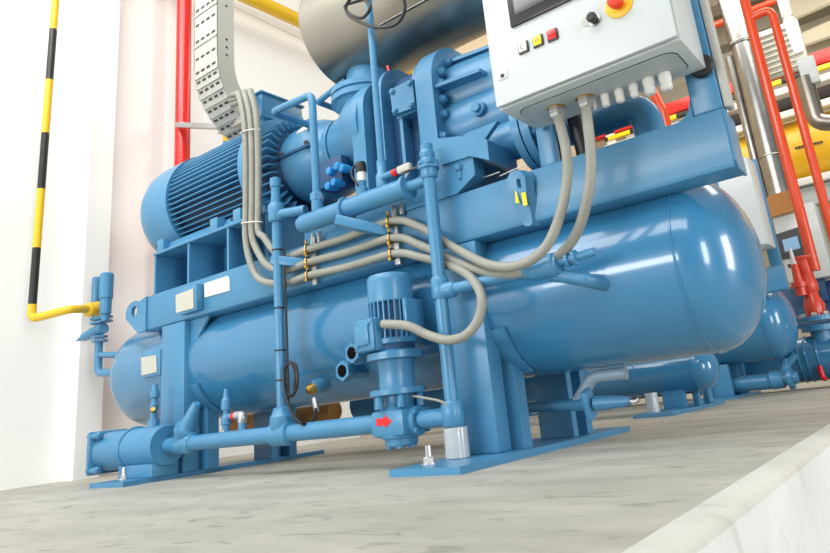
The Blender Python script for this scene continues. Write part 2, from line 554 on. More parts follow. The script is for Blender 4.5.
b = MB()
for k in range(40):
    t = 2 * PI * k / 40
    d = V((0, math.cos(t), math.sin(t)))
    c = V((-2.275, MY, MZ)) + d * .23
    w = V((0, -d.z, d.y))
    b.obox(c, (.11, .05, .009), Matrix((V((1, 0, 0)), d, w)).transposed(), .002)
b.lathe([(-2.40, .262), (-2.39, .285), (-2.35, .285), (-2.34, .262)], V((0, MY, MZ)), (1, 0, 0), 48)
link('drive_end_shield', b, M['blue'], mo)
b = MB()
b.prism([V((-3.03, 1.765, 1.054)), V((-3.03, 1.765, 1.085)), V((-2.95, 1.80, 1.11)), V((-2.32, 1.80, 1.11)), V((-2.24, 1.765, 1.085)), V((-2.24, 1.765, 1.054))], (0, .16, 0))
b.box(-3.03, -2.24, 2.16, 2.28, 1.054, 1.10)
ft = link('foot', b, M['blue'], mo)
for px, py in ((160, 245), (213, 222), (236, 218)):
    p = A(px, py, Y=1.755)
    link('jacking_block', MB().box(p.x - .01, p.x + .045, 1.745, 1.79, 1.054, 1.115, .003), M['blue'], ft)
    link('jacking_bolt', MB().hexb(V((p.x - .012, 1.765, p.z + .005)), (-1, 0, 0), .014, .012, .022), M['blackp'], ft, 'black jacking bolt')
# terminal box on top of the motor
b = MB()
b.box(-2.45, -2.37, 1.862, 2.115, 1.60, 1.715, .006)
b.box(-2.465, -2.362, 1.852, 2.125, 1.713, 1.724, .003)
b.box(-2.465, -2.362, 1.852, 2.125, 1.588, 1.600, .003)
b.prism([V((-2.44, 1.88, 1.59)), V((-2.38, 1.88, 1.59)), V((-2.36, 1.84, 1.47)), V((-2.46, 1.84, 1.47))], (0, .21, 0))
link('terminal_box', b, M['blue'], mo)
link('lifting_eye', MB().ring(V((-2.86, MY, MZ + MR + .03)), (1, 0, 0), .03, .009, 20, 8), M['blue'], mo)

# coupling housing between motor and compressor
cp = thing('coupling_housing', 'round blue coupling housing between the finned motor and the compressor', 'coupling housing', (-2.1, MY, 1.1))
b = MB()
b.lathe([(-2.225, .10), (-2.225, .18), (-2.205, .186), (-2.06, .186), (-2.0, .16), (-1.97, .15), (-1.97, .09)], V((0, MY, MZ)), (1, 0, 0), 40)
link('housing', b, M['blue'], cp)
b = MB().lathe([(-1.985, .12), (-1.985, .155), (-1.955, .155), (-1.955, .12)], V((0, MY, MZ)), (1, 0, 0), 32)
link('flange', b, M['blue'], cp)
b = MB()
for k in range(10):
    t = 2 * PI * k / 10 + .1
    b.hexb(V((-1.985, MY + .138 * math.cos(t), MZ + .138 * math.sin(t))), (-1, 0, 0), .010, .010)
link('flange_bolts', b, M['blackp'], cp, 'black flange bolts')
b = MB()
b.box(-2.23, -2.0, MY - .196, MY - .16, MZ - .005, MZ + .007)
link('split_seam', b, M['darkblue'], cp)
for x in (-2.20, -2.03):
    link('seam_bolt', MB().hexb(V((x, MY - .192, MZ + .012)), (0, -.3, 1), .012, .012), M['blackp'], cp, 'black seam bolt')
b = MB()
dd = [V((0, -math.cos(t), math.sin(t))) for t in (.55, .65, .75, .85)]
pts0 = [V((-2.13, MY, MZ)) + d * .1872 for d in dd]
b.prism(pts0 + [p + V((.10, 0, 0)) for p in pts0[::-1]], (0, -.001, .0012))
link('sticker', b, M['white'], cp, 'blank white sticker')

# ================================================================== compressor
co = thing('screw_compressor', 'bulky blue cast screw compressor with arched ribs and bolted flange behind the control cabinet', 'compressor', (-1.5, MY, .965))
def arch(x0, x1, w0, z0, z1, r, n=10, wo=0):
    """thick plate across the machine with rounded shoulders"""
    pts = [V((x0, MY - w0, z0))]
    pts += [V((x0, MY - w0 + r - r * math.cos(PI / 2 * k / n), z1 - r + r * math.sin(PI / 2 * k / n))) for k in range(n + 1)]
    pts += [V((x0, MY + w0 - r + r * math.sin(PI / 2 * k / n), z1 - r + r * math.cos(PI / 2 * k / n))) for k in range(n + 1)]
    pts += [V((x0, MY + w0, z0))]
    return MB().prism(pts, (x1 - x0, 0, 0))
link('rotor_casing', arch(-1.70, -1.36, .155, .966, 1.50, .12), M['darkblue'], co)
link('casing_rib', arch(-1.735, -1.665, .215, .966, 1.515, .16), M['blue'], co)
link('casing_rib', arch(-1.585, -1.565, .215, .966, 1.535, .15), M['blue'], co)
link('casing_rib', arch(-1.49, -1.475, .205, .966, 1.36, .08), M['blue'], co)
link('casing_rib', arch(-1.455, -1.44, .150, .966, 1.53, .12), M['blue'], co)
# rear dish towards the coupling
b = MB().lathe([(-1.96, .13), (-1.95, .15), (-1.88, .17), (-1.80, .215), (-1.72, .225), (-1.70, .225)], V((0, MY, MZ - .0)), (1, 0, 0), 40)
link('suction_housing', b, M['blue'], co)
b = MB().prism([A(340, 121.5, Y=1.83), A(352, 115, Y=1.83), A(352, 119, Y=1.83), A(340, 126, Y=1.83)], (0, .003, 0))
link('sticker', b, M['white'], co, 'blank cream sticker strip')
# bolted flange with bolts along its rim
fl = link('flange', arch(-1.375, -1.295, .235, 1.0, 1.525, .19), M['blue'], co)
for px, py in ((446.8, 63), (455, 61), (440.5, 73), (439.7, 83.7), (441.8, 99.6), (443.5, 114.8), (442.5, 136.8)):
    p = A(px, py, X=-1.295)
    link('flange_bolt', MB().lathe([(0, .019), (.010, .019), (.012, .0145), (.020, .014), (.022, .011)], p, (1, 0, 0), 14), M['blue'], fl)
# discharge barrel with horizontal fins
b = MB()
b.lathe([(-1.30, .165), (-1.24, .160), (-1.02, .148), (-.98, .135), (-.95, .11)], V((0, MY, 1.31)), (1, 0, 0), 40)
b.lathe([(-1.30, .14), (-1.24, .135), (-1.02, .13), (-.98, .115)], V((0, MY - .04, 1.17)), (1, 0, 0), 40)
link('discharge_housing', b, M['blue'], co)
for z, yy, L in ((1.30, 1.81, .19), (1.44, 1.90, .30)):
    b = MB()
    b.prism([V((-1.296, yy - .01, z)), V((-1.296 + L, yy + .01, z + .0)), V((-1.296 + L, 1.93, z)), V((-1.296, 1.93, z))] if L < .2 else
            [V((-1.296, yy, z)), V((-1.296 + L, yy + .02, z - .01)), V((-1.296 + L, 2.02, z)), V((-1.296, 2.02, z))], (0, 0, .014))
    link('stiffening_fin', b, M['blue'], co)
# boss and plug on the barrel
p = A(477, 108, Y=1.825)
link('boss', MB().lathe([(0, .028), (.05, .028)], p, (0, 1, 0), 18).hexb(p, (0, -1, 0), .018, .014), M['blue'], co)
p = A(513, 77, Y=1.87)
# cover plate facing the front
cvp = [(389.5, 90), (412, 79), (415, 107), (393, 115)]
b = MB()
P0 = [A(x, y, Y=1.793) for x, y in cvp]
b.prism(P0, (0, .022, 0))
cv = link('cover_plate', b, M['blue'], co)
c = sum(P0, V()) / 4
b = MB(); b.box(c.x - .052, c.x + .058, 1.815, 1.88, c.z - .065, c.z + .065); link('cover_seat', b, M['blue'], cv)
for p in P0:
    q = c + (p - c) * .76
    link('cover_bolt', MB().lathe([(0, .012), (.008, .012), (.012, .007)], q, (0, -1, 0), 12), M['blue'], cv)
# bracket foot
b = MB()
b.prism([A(433, 139, Y=1.72), A(470, 135, Y=1.72), A(487, 139.5, Y=1.72), A(489, 160, Y=1.72), A(470, 156, Y=1.72), A(441, 165, Y=1.72)], (0, .18, 0))
link('foot', b, M['blue'], co)
p = A(459, 165, Y=1.73)
link('foot_bolt', MB().hexb(p, (0, 0, -1), .016, .02, .03), M['blue'], co)
b = MB()
b.prism([A(462, 135, Y=1.76), A(497, 121, Y=1.76), A(484, 140, Y=1.76)], (0, .02, 0))
link('gusset', b, M['blue'], co)
# discharge flange pair low on the right
pa = A(521, 143, Y=1.93)
pa = V((-.975, 1.91, 1.04))
b = MB()
b.lathe([(-.16, .07), (-.01, .07), (-.01, .145), (.018, .145), (.018, .12), (.024, .12), (.024, .145), (.055, .145), (.055, .06), (.10, .06)], pa, (1, 0, 0), 36)
dfl = link('discharge_flange', b, M['blue'], co)
for k in range(8):
    t = 2 * PI * (k + .5) / 8
    link('flange_bolt', MB().hexb(pa + V((.055, .118 * math.cos(t), .118 * math.sin(t))), (1, 0, 0), .014, .012), M['blue'], dfl)
# suction neck on top
nk = V((-1.82, MY, 1.455))
b = MB().lathe([(-.02, .11), (.0, .14), (.03, .155), (.035, .172), (.06, .172), (.063, .162), (.069, .162), (.072, .172), (.095, .172), (.10, .125), (.15, .105), (.22, .10)], nk, (.05, 0, 1), 44)
link('suction_flange', b, M['blue'], co)
b = MB().prism([A(386, 66, Y=1.87), A(388, 65, Y=1.87), A(389.5, 70, Y=1.87), A(387.5, 71, Y=1.87)], (0, .003, 0))
link('sticker', b, M['redb'], co, 'tiny red sticker')
# bright plugs under the coupling side
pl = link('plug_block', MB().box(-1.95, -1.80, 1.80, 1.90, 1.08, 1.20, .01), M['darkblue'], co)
for px, py in ((328, 171), (336, 166), (327, 186), (333, 182), (341, 168)):
    p = A(px, py, Y=1.775)
    link('connector_plug', MB().lathe([(-.004, .012), (.0, .017), (.02, .018), (.05, .014)], p, (.2, 1, 0), 14), M['bright'], pl, 'bright blue connector plug')

# ================================================================== suction vessel on top
tk = thing('suction_vessel', 'polished stainless steel horizontal vessel above the compressor, left of the control cabinet', 'steel vessel', (-1.4, MY, 1.64))
TZ, TR = 1.895, .27
b = MB().lathe([(-1.985, 0), (-1.985, TR - .03), (-1.97, TR - .008), (-1.945, TR), (-1.20, TR), (-.45, TR), (-.42, TR - .02), (-.42, 0)], V((0, MY, TZ)), (1, 0, 0), 64)
link('shell', b, M['steel'], tk)
link('neck', MB().cyl(V((-1.82, MY, 1.60)), V((-1.80, MY, 1.72)), .098, 32), M['blue'], tk, 'blue connecting neck')
b = MB()
hp = [A(318, 25, Y=1.83), A(336, 17, Y=1.80), A(340, 10, Y=1.79), A(336, 4, Y=1.79), A(318, 12, Y=1.83)]
b.tube([p + V((0, -.01, 0)) for p in [hp[4], hp[0], hp[1], hp[2], hp[3]]], .011, 10, bend=.02)
link('lifting_bracket', b, M['steel'], tk)
b = MB().bar(V((-1.6, MY - .19, TZ - .195)), V((-.5, MY - .19, TZ - .195)), .012, .006)
link('seam', b, M['steel'], tk)

# ================================================================== oil piping
PY, PZ = 1.66, .139
ph = thing('oil_header_pipe', 'short thick blue header pipe with rounded end clamped in front of the compressor', 'pipe', (-1.6, PY, .86))
b = MB()
b.lathe([(-1.905, 0), (-1.903, .016), (-1.893, .030), (-1.875, .036), (-1.37, .036), (-1.36, .036), (-1.36, .044), (-1.348, .044), (-1.345, .02), (-1.27, .018)], V((0, PY, .897)), (1, 0, 0), 24)
link('pipe', b, M['blue'], ph)
sn = link('sensor', MB().lathe([(.03, .02), (.055, .02), (.06, .015), (.085, .015)], V((-1.562, PY, .897)), (0, 0, 1), 16), M['blue'], ph)
link('sensor_body', MB().lathe([(.083, .017), (.118, .017), (.12, .014)], V((-1.562, PY, .897)), (0, 0, 1), 16), M['white'], sn, 'white sensor body')
link('sensor_cap', MB().lathe([(.116, .02), (.14, .021), (.155, .018), (.157, .0)], V((-1.562, PY, .897)), (0, 0, 1), 16), M['black'], sn, 'black sensor cap')
link('sensor_cable', MB().tube(spline([A(360, 163, Y=1.66), A(353, 168, Y=1.64), A(352, 176, Y=1.63), A(356, 182, Y=1.63), A(358, 186, Y=1.63)]), .0045, 8), M['black'], sn, 'black sensor lead')
# riser with reducer
link('riser_socket', MB().lathe([(.03, .024), (.075, .024), (.085, .018), (.13, .018)], V((-1.462, PY, .897)), (0, 0, 1), 18), M['blue'], ph)
link('riser_socket', MB().lathe([(.03, .022), (.07, .022), (.08, .02), (.09, .02)], V((-1.80, PY, .897)), (0, 0, 1), 18), M['blue'], ph)
# small valve with red and grey body
p = V((-1.43, 1.64, .985))
v = link('valve', MB().cyl(A(383, 177, Y=1.64), A(400, 170, Y=1.64), .011, 14), M['blue'], ph)
link('valve_band', MB().cyl(A(393, 173.5, Y=1.637), A(397, 171.5, Y=1.637), .013, 14), M['redb'], v, 'red band on valve')
link('valve_body', MB().bar(A(398, 171, Y=1.635), A(411, 166, Y=1.635), .02, .028, bev=.006), M['tray'], v, 'grey valve body')
link('valve_lever', MB().bar(A(404, 172.5, Y=1.628), A(419, 166.5, Y=1.628), .008, .008), M['blackp'], v, 'black valve lever')
link('valve_rod', MB().tube([A(409, 171, Y=1.64), A(402, 182, Y=1.65)], .004, 8), M['white'], v)
# U clamp and arm to the rail
b = MB().ring(V((-1.648, PY, .897)), (1, 0, 0), .04, .006, 28, 8)
b.cyl(V((-1.648, PY - .04, .90)), V((-1.648, PY - .04, .84)), .006, 10).cyl(V((-1.648, PY + .04, .90)), V((-1.648, PY + .04, .84)), .006, 10)
b.hexb(V((-1.648, PY - .04, .838)), (0, 0, -1), .011, .01)
link('u_clamp', b, M['blue'], ph)
link('support_arm', MB().bar(V((-1.648, PY - .055, .845)), V((-1.49, 1.742, .775)), .045, .035), M['blue'], ph)
p = V((-1.648, PY - .055, .85))

tb = thing('oil_feed_pipe', 'thin blue pipe looped like a handrail above the header pipe beside the coupling', 'pipe', (-1.80, PY, .97))
X1, Z1 = -1.80, 1.418
link('pipe', MB().tube([V((-1.80, PY, .965)), V((X1, PY, Z1)), V((-2.045, PY, Z1 + .01)), V((-2.045, 2.0, Z1 + .01))], .0155, 14, bend=.035), M['blue'], tb)
link('union_nut', MB().hexb(V((-1.80, PY, .97)), (0, 0, 1), .026, .03), M['blue'], tb)
link('union_nut', MB().hexb(V((-2.045, 1.975, Z1 + .01)), (0, 1, 0), .026, .03), M['blue'], tb)
tb2 = tag(link('oil_return_pipe', MB().tube([A(346, 80, Y=1.95), A(318, 102, Y=1.95), A(318, 102, Y=1.95) + V((0, .3, 0))], .014, 12, bend=.01, ), M['blue'], base=A(318, 102, Y=1.95)), 'small bent blue pipe running behind the handrail-like pipe to the suction flange', 'pipe')

tag(link('instrument_tube', MB().tube([V((-1.462, PY, 1.02)), V((-1.462, PY, 1.85))], .0125, 12), M['blue'], base=V((-1.462, PY, 1.02))), 'thin upright blue tube rising from header pipe past the steel vessel', 'tube')
b = MB()
pts = [A(400, -12, Y=1.60), A(405, 8, Y=1.62), A(396, 24, Y=1.63), A(375, 27, Y=1.63), A(352, 18, Y=1.64), A(346, 8, Y=1.64), A(352, -2, Y=1.63), A(364, 0, Y=1.63), A(370, 8, Y=1.62), A(362, 18, Y=1.635), A(350, 14, Y=1.645), A(345, 6, Y=1.64), A(355, 2, Y=1.64), A(370, -2, Y=1.64)]
b.tube(spline(pts), .0062, 8)
tag(link('coiled_cable', b, M['black'], base=V((-1.462, PY, 1.66))), 'thin black cable coiled at the top of the upright blue tube', 'cable')

# ---- pipe with branch, right
va = thing('oil_supply_pipe', 'upright blue pipe with horizontal branch standing before the near column', 'pipe', (-1.256, PY, .02))
XA = -1.256
link('pipe', MB().tube([V((XA, PY, .14)), V((XA, PY, 1.02))], .0215, 16), M['blue'], va)
for z, r, h in ((.495, .029, .07), (.11, .034, .075), (.90, .029, .07), (.97, .026, .03)):
    link('collar', MB().lathe([(0, r * .85), (.008, r), (h - .008, r), (h, r * .85)], V((XA, PY, z)), (0, 0, 1), 20), M['blue'], va)
b = MB().lathe([(0, .040), (.012, .040)], V((XA, PY, .933)), (0, 0, 1), 6).lathe([(.014, .040), (.026, .040)], V((XA, PY, .933)), (0, 0, 1), 6, .3)
link('flange_union', b, M['blue'], va)
link('branch_pipe', MB().tube([V((XA, PY, .518)), V((-.92, PY, .518))], .0185, 16).lathe([(0, .026), (.035, .026), (.045, .02)], V((XA + .015, PY, .518)), (1, 0, 0), 18), M['blue'], va)
sl = link('foot_sleeve', MB().lathe([(0, .037), (.085, .037), (.088, .03)], V((XA, PY + .005, .021)), (0, 0, 1), 24), M['gravel'], va, 'pale translucent sleeve')
va2 = link('stop_valve', MB().lathe([(-.10, .02), (-.085, .026), (-.075, .026), (-.07, .032), (0.01, .036), (.014, .03), (.022, .03)], V((-.85, PY, .519)), (1, 0, .0), 20), M['blue'], va)
link('valve_stem', MB().lathe([(.02, .012), (.045, .012), (.045, .02), (.055, .02), (.055, .014), (.07, .014), (.07, .022), (.078, .022), (.08, .012), (.135, .012)], V((-.85, PY, .522)), (1, 0, .06), 16), M['blue'], va2)
link('valve_outlet', MB().tube([V((-.87, PY + .01, .50)), V((-.765, PY + .03, .463)), V((-.745, 1.79, .45))], .02, 14, bend=.02), M['blue'], va2)
link('thin_lead', MB().tube(spline([A(413, 396, Y=1.64), A(425, 398, Y=1.62), A(440, 401, Y=1.625), A(447, 405, Y=1.63)]), .004, 8), M['cable'], va, 'thin grey lead')

# ---- upright pipe, left
XB = -2.038
vb = thing('drain_pipe', 'slim upright blue pipe with black ties standing before the middle of the vessel', 'pipe', (XB, PY, .14))
link('pipe', MB().tube([V((XB, PY, .14)), V((XB, PY, 1.02))], .0185, 16), M['blue'], vb)
link('collar', MB().lathe([(0, .04), (.01, .045), (.045, .045), (.055, .036), (.075, .03), (.08, .02)], V((XB, PY, .155)), (0, 0, 1), 20), M['blue'], vb)
link('tee', MB().lathe([(0, .028), (.006, .032), (.07, .032), (.076, .028)], V((XB, PY, .945)), (0, 0, 1), 20).cyl(V((XB, PY, .975)), V((XB + .14, PY + .03, .965)), .02), M['blue'], vb)
link('top_cap', MB().lathe([(0, .02), (.07, .018), (.075, .022), (.11, .022), (.115, .014)], V((XB, PY, 1.018)), (0, 0, 1), 18), M['blue'], vb)
for z in (.83, .60, .44, .33):
    link('cable_tie', MB().ring(V((XB, PY, z)), (.05, 0, 1), .020, .003, 20, 6), M['black'], vb, 'black cable tie')
link('support_arm', MB().bar(V((XB - .02, PY - .012, .792)), V((-1.92, 1.742, .755)), .035, .035), M['blue'], vb)
b = MB()
b.tube(spline([A(289, 362, Y=1.63), A(296, 366, Y=1.62), A(297, 385, Y=1.62), A(292, 396, Y=1.63), A(286, 390, Y=1.63), A(284, 372, Y=1.63), A(290, 363, Y=1.62), A(295, 372, Y=1.62), A(294, 390, Y=1.62)]), .0055, 8)
b.tube(spline([A(284, 368, Y=1.63), A(285, 390, Y=1.62), A(292, 412, Y=1.62), A(303, 424, Y=1.63), A(314, 420, Y=1.70), A(316, 408, Y=1.76)]), .0055, 8)
tag(link('coiled_cable', b, M['black'], base=A(294, 395, Y=1.63)), 'black cable looped beside the slim pipe below the vessel nozzle', 'cable')
tag(link('cable_plug', MB().lathe([(0, .009), (.01, .011), (.05, .011), (.055, .008)], A(317, 411, Y=1.76), A(314, 397, Y=1.77) - A(317, 411, Y=1.76), 12), M['zinc'], base=A(317, 411, Y=1.76)), 'small silver sensor tip at the end of the looped black cable', 'sensor')
tag(link('oil_lead', MB().tube([V((XB + .028, PY + .01, .83)), V((XB + .026, PY + .01, .26)), A(288, 395, Y=1.66)], .005, 8), M['black'], base=V((XB + .028, PY, .5))), 'thin black lead strapped along the slim upright pipe', 'cable')

# ---- bottom run, filter, valve
bt = thing('oil_suction_pipe', 'long horizontal blue pipe low along the floor between filter and pump', 'pipe', (-2.2, PY, PZ))
link('pipe', MB().tube([V((-2.78, PY, PZ)), V((-1.54, PY, PZ))], .0305, 20), M['blue'], bt)
link('tee', MB().lathe([(-.05, .034), (-.045, .042), (.045, .042), (.05, .034)], V((XB, PY, PZ)), (1, 0, 0), 22), M['blue'], bt)
av = link('angle_valve', MB().lathe([(-.06, .033), (-.05, .04), (.05, .04), (.06, .033)], V((-2.66, PY, PZ)), (1, 0, 0), 22), M['blue'], bt)
p, q = V((-2.685, PY, PZ)), A(197, 403, Y=1.66)
d = (q - p).normalized(); L = (q - p).length
link('bonnet', MB().lathe([(0, .04), (.04, .042), (.055, .05), (.075, .05), (.08, .036), (.095, .03), (L - .12, .035), (L - .01, .019), (L, .014)], p, d, 22), M['blue'], av)
link('valve_lug', MB().bar(p + d * .066 - d.cross(V((0, 1, 0))) * .062, p + d * .066 + d.cross(V((0, 1, 0))) * .062, .03, .022, bev=.008), M['blue'], av)
fi = thing('oil_filter', 'blue cylindrical oil filter with square bolted end flange on a low cradle', 'oil filter', (-3.1, PY, .0195))
link('body', MB().lathe([(-3.26, .075), (-3.25, .0855), (-2.80, .0855), (-2.785, .08), (-2.785, .03)], V((0, PY, PZ + .002)), (1, 0, 0), 36), M['blue'], fi)
link('end_flange', MB().box(-3.295, -3.27, PY - .095, PY + .095, PZ - .095, PZ + .095, .012).lathe([(-3.27, .082), (-3.25, .082)], V((0, PY, PZ)), (1, 0, 0), 32), M['blue'], fi)
for sy in (-1, 1):
    for sz in (-1, 1):
        link('tie_bolt', MB().lathe([(-3.305, .011), (-3.295, .012), (-3.24, .012), (-3.235, .016), (-3.205, .016), (-3.20, .01)], V((0, PY + sy * .078, PZ + sz * .074)), (1, 0, 0), 12), M['blue'], fi)
link('strap', MB().ring(V((-3.03, PY, PZ + .002)), (1, 0, 0), .0875, .007, 36, 8), M['blue'], fi)
link('cradle', MB().box(-3.07, -2.80, PY - .06, PY + .06, .0197, .075, .004), M['blue'], fi)
p = V((-2.90, PY, PZ + .08))
dv = link('vent_valve', MB().lathe([(0, .024), (.035, .024), (.04, .014), (.07, .014)], p, (0, 0, 1), 18), M['blue'], fi)
link('vent_stem', MB().lathe([(.07, .012), (.08, .018), (.10, .018), (.105, .013), (.125, .013), (.13, .020), (.15, .020), (.16, .014), (.185, .010)], p, (.03, 0, 1), 14), M['blue'], dv)
link('vent_plug', MB().hexb(p + V((.015, -.012, .072)), (.8, -.5, .3), .012, .02), M['brass'], dv, 'small brass plug')

# small drain fittings standing on the bottom run
dr = thing('drain_valve', 'small blue drain valve with silver end standing behind the low pipe by far column', 'valve', A(226, 432, Y=1.72))
link('body', MB().lathe([(0, .016), (.03, .016), (.035, .021), (.06, .021), (.07, .013), (.09, .013), (.092, .020), (.13, .020), (.14, .012), (.175, .009)], A(226, 433, Y=1.72) , (.02, 0, 1), 16), M['blue'], dr)
link('side_arm', MB().cyl(A(227, 417, Y=1.72), A(235, 416, Y=1.72), .013, 14), M['blue'], dr)
link('collar', MB().cyl(A(233, 416.5, Y=1.72), A(237, 415.5, Y=1.72), .016, 16), M['redb'], dr, 'red collar')
link('elbow', MB().tube([A(236.5, 415.8, Y=1.72), A(243, 415.5, Y=1.72), A(242, 422, Y=1.72)], .0185, 14, bend=.014), M['zinc'], dr, 'silver elbow')
link('outlet', MB().cyl(A(242.0, 420, Y=1.72), A(242.5, 432, Y=1.72), .017, 14), M['blue'], dr)
link('foot_nut', MB().hexb(A(224, 435, Y=1.715), (0, 0, 1), .018, .018), M['zinc'], dr, 'silver foot nut')
tag(link('brass_pipe', MB().tube([V((-3.5, 2.47, .20)), V((-2.62, 2.47, .21))], .05, 14), M['brown'], base=V((-2.9, 2.45, .23))), 'brown lagged pipe glimpsed behind the far saddle under the vessel', 'pipe')

tag(link('return_pipe', MB().tube([V((-2.58, 2.62, .225)), V((-1.30, 2.62, .225)), V((-1.30, 2.62, .60))], .085, 18, bend=.15), M['blue'], base=V((-2, 2.62, .225))), 'thick blue pipe in the shade along the back of the near vessel', 'pipe')

# ================================================================== oil pump
XP = -1.467
pu = thing('oil_pump', 'small upright blue motor pump with red arrow standing over the low pipe', 'pump', (XP, PY, .05))
O = V((XP, PY, 0))
link('fan_cover', MB().lathe([(.517, .073), (.521, .0765), (.585, .0765), (.603, .075), (.611, .069), (.616, .05), (.617, 0)], O, (0, 0, 1), 40), M['blue'], pu)
link('motor_body', MB().lathe([(.36, .06), (.365, .068), (.40, .064), (.52, .064)], O, (0, 0, 1), 32), M['darkblue'], pu)
b = MB()
for k in range(26):
    t = 2 * PI * k / 26
    d = V((math.cos(t), math.sin(t), 0))
    b.obox(O + d * .068 + V((0, 0, .46)), (.018, .0045, .125), Matrix((d, V((-d.y, d.x, 0)), V((0, 0, 1)))).transposed())
b.lathe([(.378, .064), (.383, .075), (.398, .075), (.403, .064)], O, (0, 0, 1), 32)
link('cooling_fins', b, M['blue'], pu)
c = A(368, 334.5, Y=1.575)
tbx = link('terminal_box', MB().box(c.x - .046, c.x + .046, 1.563, 1.61, c.z - .056, c.z + .05, .006), M['blue'], pu)
b = MB().box(c.x - .043, c.x + .043, 1.554, 1.564, c.z - .053, c.z + .047, .004).box(c.x - .026, c.x + .026, 1.546, 1.556, c.z - .036, c.z + .03, .008)
for sx in (-1, 1):
    for sz in (-1, 1):
        b.bar(V((c.x + sx * .024, 1.552, c.z - .003 + sz * .031)), V((c.x + sx * .041, 1.555, c.z - .003 + sz * .048)), .005, .005)
link('box_lid', b, M['blue'], tbx)
link('side_pad', MB().box(XP + .075, XP + .092, PY - .035, PY + .055, .42, .52, .005), M['blue'], pu)
link('upper_flange', MB().lathe([(.332, .085), (.334, .093), (.355, .093), (.357, .086), (.365, .066)], O, (0, 0, 1), 40), M['blue'], pu)
link('lantern', MB().lathe([(.235, .062), (.25, .058), (.31, .059), (.334, .064)], O, (0, 0, 1), 32), M['blue'], pu)
lf = link('lower_flange', MB().lathe([(.222, .086), (.224, .090), (.240, .090), (.242, .085)], O, (0, 0, 1), 40), M['blue'], pu)
for k in range(6):
    t = 2 * PI * k / 6 + .3
    link('flange_bolt', MB().lathe([(0, .012), (.035, .012), (.04, .009)], O + V((.074 * math.cos(t), .074 * math.sin(t), .183)), (0, 0, 1), 10), M['blue'], lf)
b = MB()
b.lathe([(.066, .046), (.071, .052), (.088, .053), (.092, .062), (.10, .066), (.175, .066), (.185, .056), (.195, .05), (.224, .05)], O, (0, 0, 1), 28)
b.box(XP - .068, XP + .068, PY - .066, PY + .066, .098, .178, .012)
b.cyl(O + V((-.085, 0, .138)), O + V((.085, 0, .138)), .045, 24, .005)
pb = link('pump_body', b, M['blue'], pu)
for k in range(6):
    t = 2 * PI * k / 6
    link('body_bolt', MB().hexb(O + V((.04 * math.cos(t), .04 * math.sin(t), .070)), (0, 0, -1), .010, .010), M['blue'], pb)
for sy in (-.028, .028):
    for sz in (-.028, .028):
        link('body_bolt', MB().hexb(O + V((.085, sy, .138 + sz)), (1, 0, 0), .009, .008), M['blue'], pb)
link('outlet_pipe', MB().tube([O + V((.09, 0, .139)), V((XA, PY, .139))], .028, 18), M['blue'], pb)
zz, yy = .145, PY - .0675
b = MB().prism([V((XP - .04, yy, zz - .011)), V((XP - .005, yy, zz - .011)), V((XP - .005, yy, zz - .02)), V((XP + .025, yy, zz)), V((XP - .005, yy, zz + .02)), V((XP - .005, yy, zz + .011)), V((XP - .04, yy, zz + .011))], (0, .0015, 0))
link('flow_arrow', b, M['redb'], pb, 'red flow arrow')

# ================================================================== cables, tray
XT0, XT1 = -3.10, -2.88
tr = thing('cable_tray', 'pale grey perforated cable tray curving down the wall above the motor', 'cable tray', (-3.0, 2.1, 1.75))
YT, RT, ZT = 1.97, .42, 2.17
cy = YT + RT
path = [(YT, 3.1), (YT, 2.85), (YT, 2.6), (YT, 2.4), (YT, ZT)]
path += [(cy - RT * math.cos(t), ZT - RT * math.sin(t)) for t in [math.radians(x) for x in range(8, 73, 8)]]
def inner(path, d):
    out = []
    for i, (y, z) in enumerate(path):
        if i < 5: out.append((y + d, z))
        else:
            v = V((cy - y, ZT - z)).normalized(); out.append((y + v.x * d, z + v.y * d))
    return out
inn = inner(path, .11)
t2 = inner(path, .004)
b = MB()
b.prism([V((XT0, y, z)) for y, z in path + t2[::-1]], (XT1 - XT0, 0, 0))
link('tray_base', b, M['tray'], tr)
for x in (XT0, XT1 - .004):
    link('tray_side', MB().prism([V((x, y, z)) for y, z in path + inn[::-1]], (.004, 0, 0)), M['tray'], tr)
b, bs = MB(), MB()
cum = []
for i in range(len(path) - 1):
    a, c2 = V(path[i]), V(path[i + 1])
    n = max(1, round((c2 - a).length / .11))
    for k in range(n):
        m = a + (c2 - a) * (k + .5) / n
        tg = (c2 - a).normalized()
        nm = V((tg.y, -tg.x)) if False else V((-(-tg.y), -tg.x))
        nrm = V((0, tg.y, -tg.x))       # outward: away from the wall side
        if nrm.y > 0 and i < 4: nrm = -nrm
        tgv = V((0, tg.x, tg.y))
        nrm = V((1, 0, 0)).cross(tgv)
        if nrm.y > 0 and abs(nrm.y) > .3 or (abs(nrm.y) <= .3 and nrm.z > 0): nrm = -nrm
        for q in range(4):
            x = XT0 + (XT1 - XT0) * (q + .6) / 4.3
            b.obox(V((x, m.x, m.y)) + nrm * .001, (.030, .013, .004), Matrix((V((1, 0, 0)), tgv, nrm)).transposed(), .001)
        if k % 2 == 0 and i > 3 or i < 4 and k % 2 == 0:
            link('cross_rib', MB().obox(V(((XT0 + XT1) / 2, m.x, m.y)) + tgv * .035 + nrm * .003, (XT1 - XT0 - .004, .008, .006), Matrix((V((1, 0, 0)), tgv, nrm)).transposed()), M['tray'], tr)
o = link('slots', b, M['blackp'], tr, 'dark slots in tray base'); o['kind'] = 'stuff'
for z in (2.30, 2.25, 2.20, 2.62, 2.57, 2.52):
    link('side_hole', MB().lathe([(0, .007), (.002, .007)], V((XT1, YT + .06, z)), (1, 0, 0), 10), M['blackp'], tr)

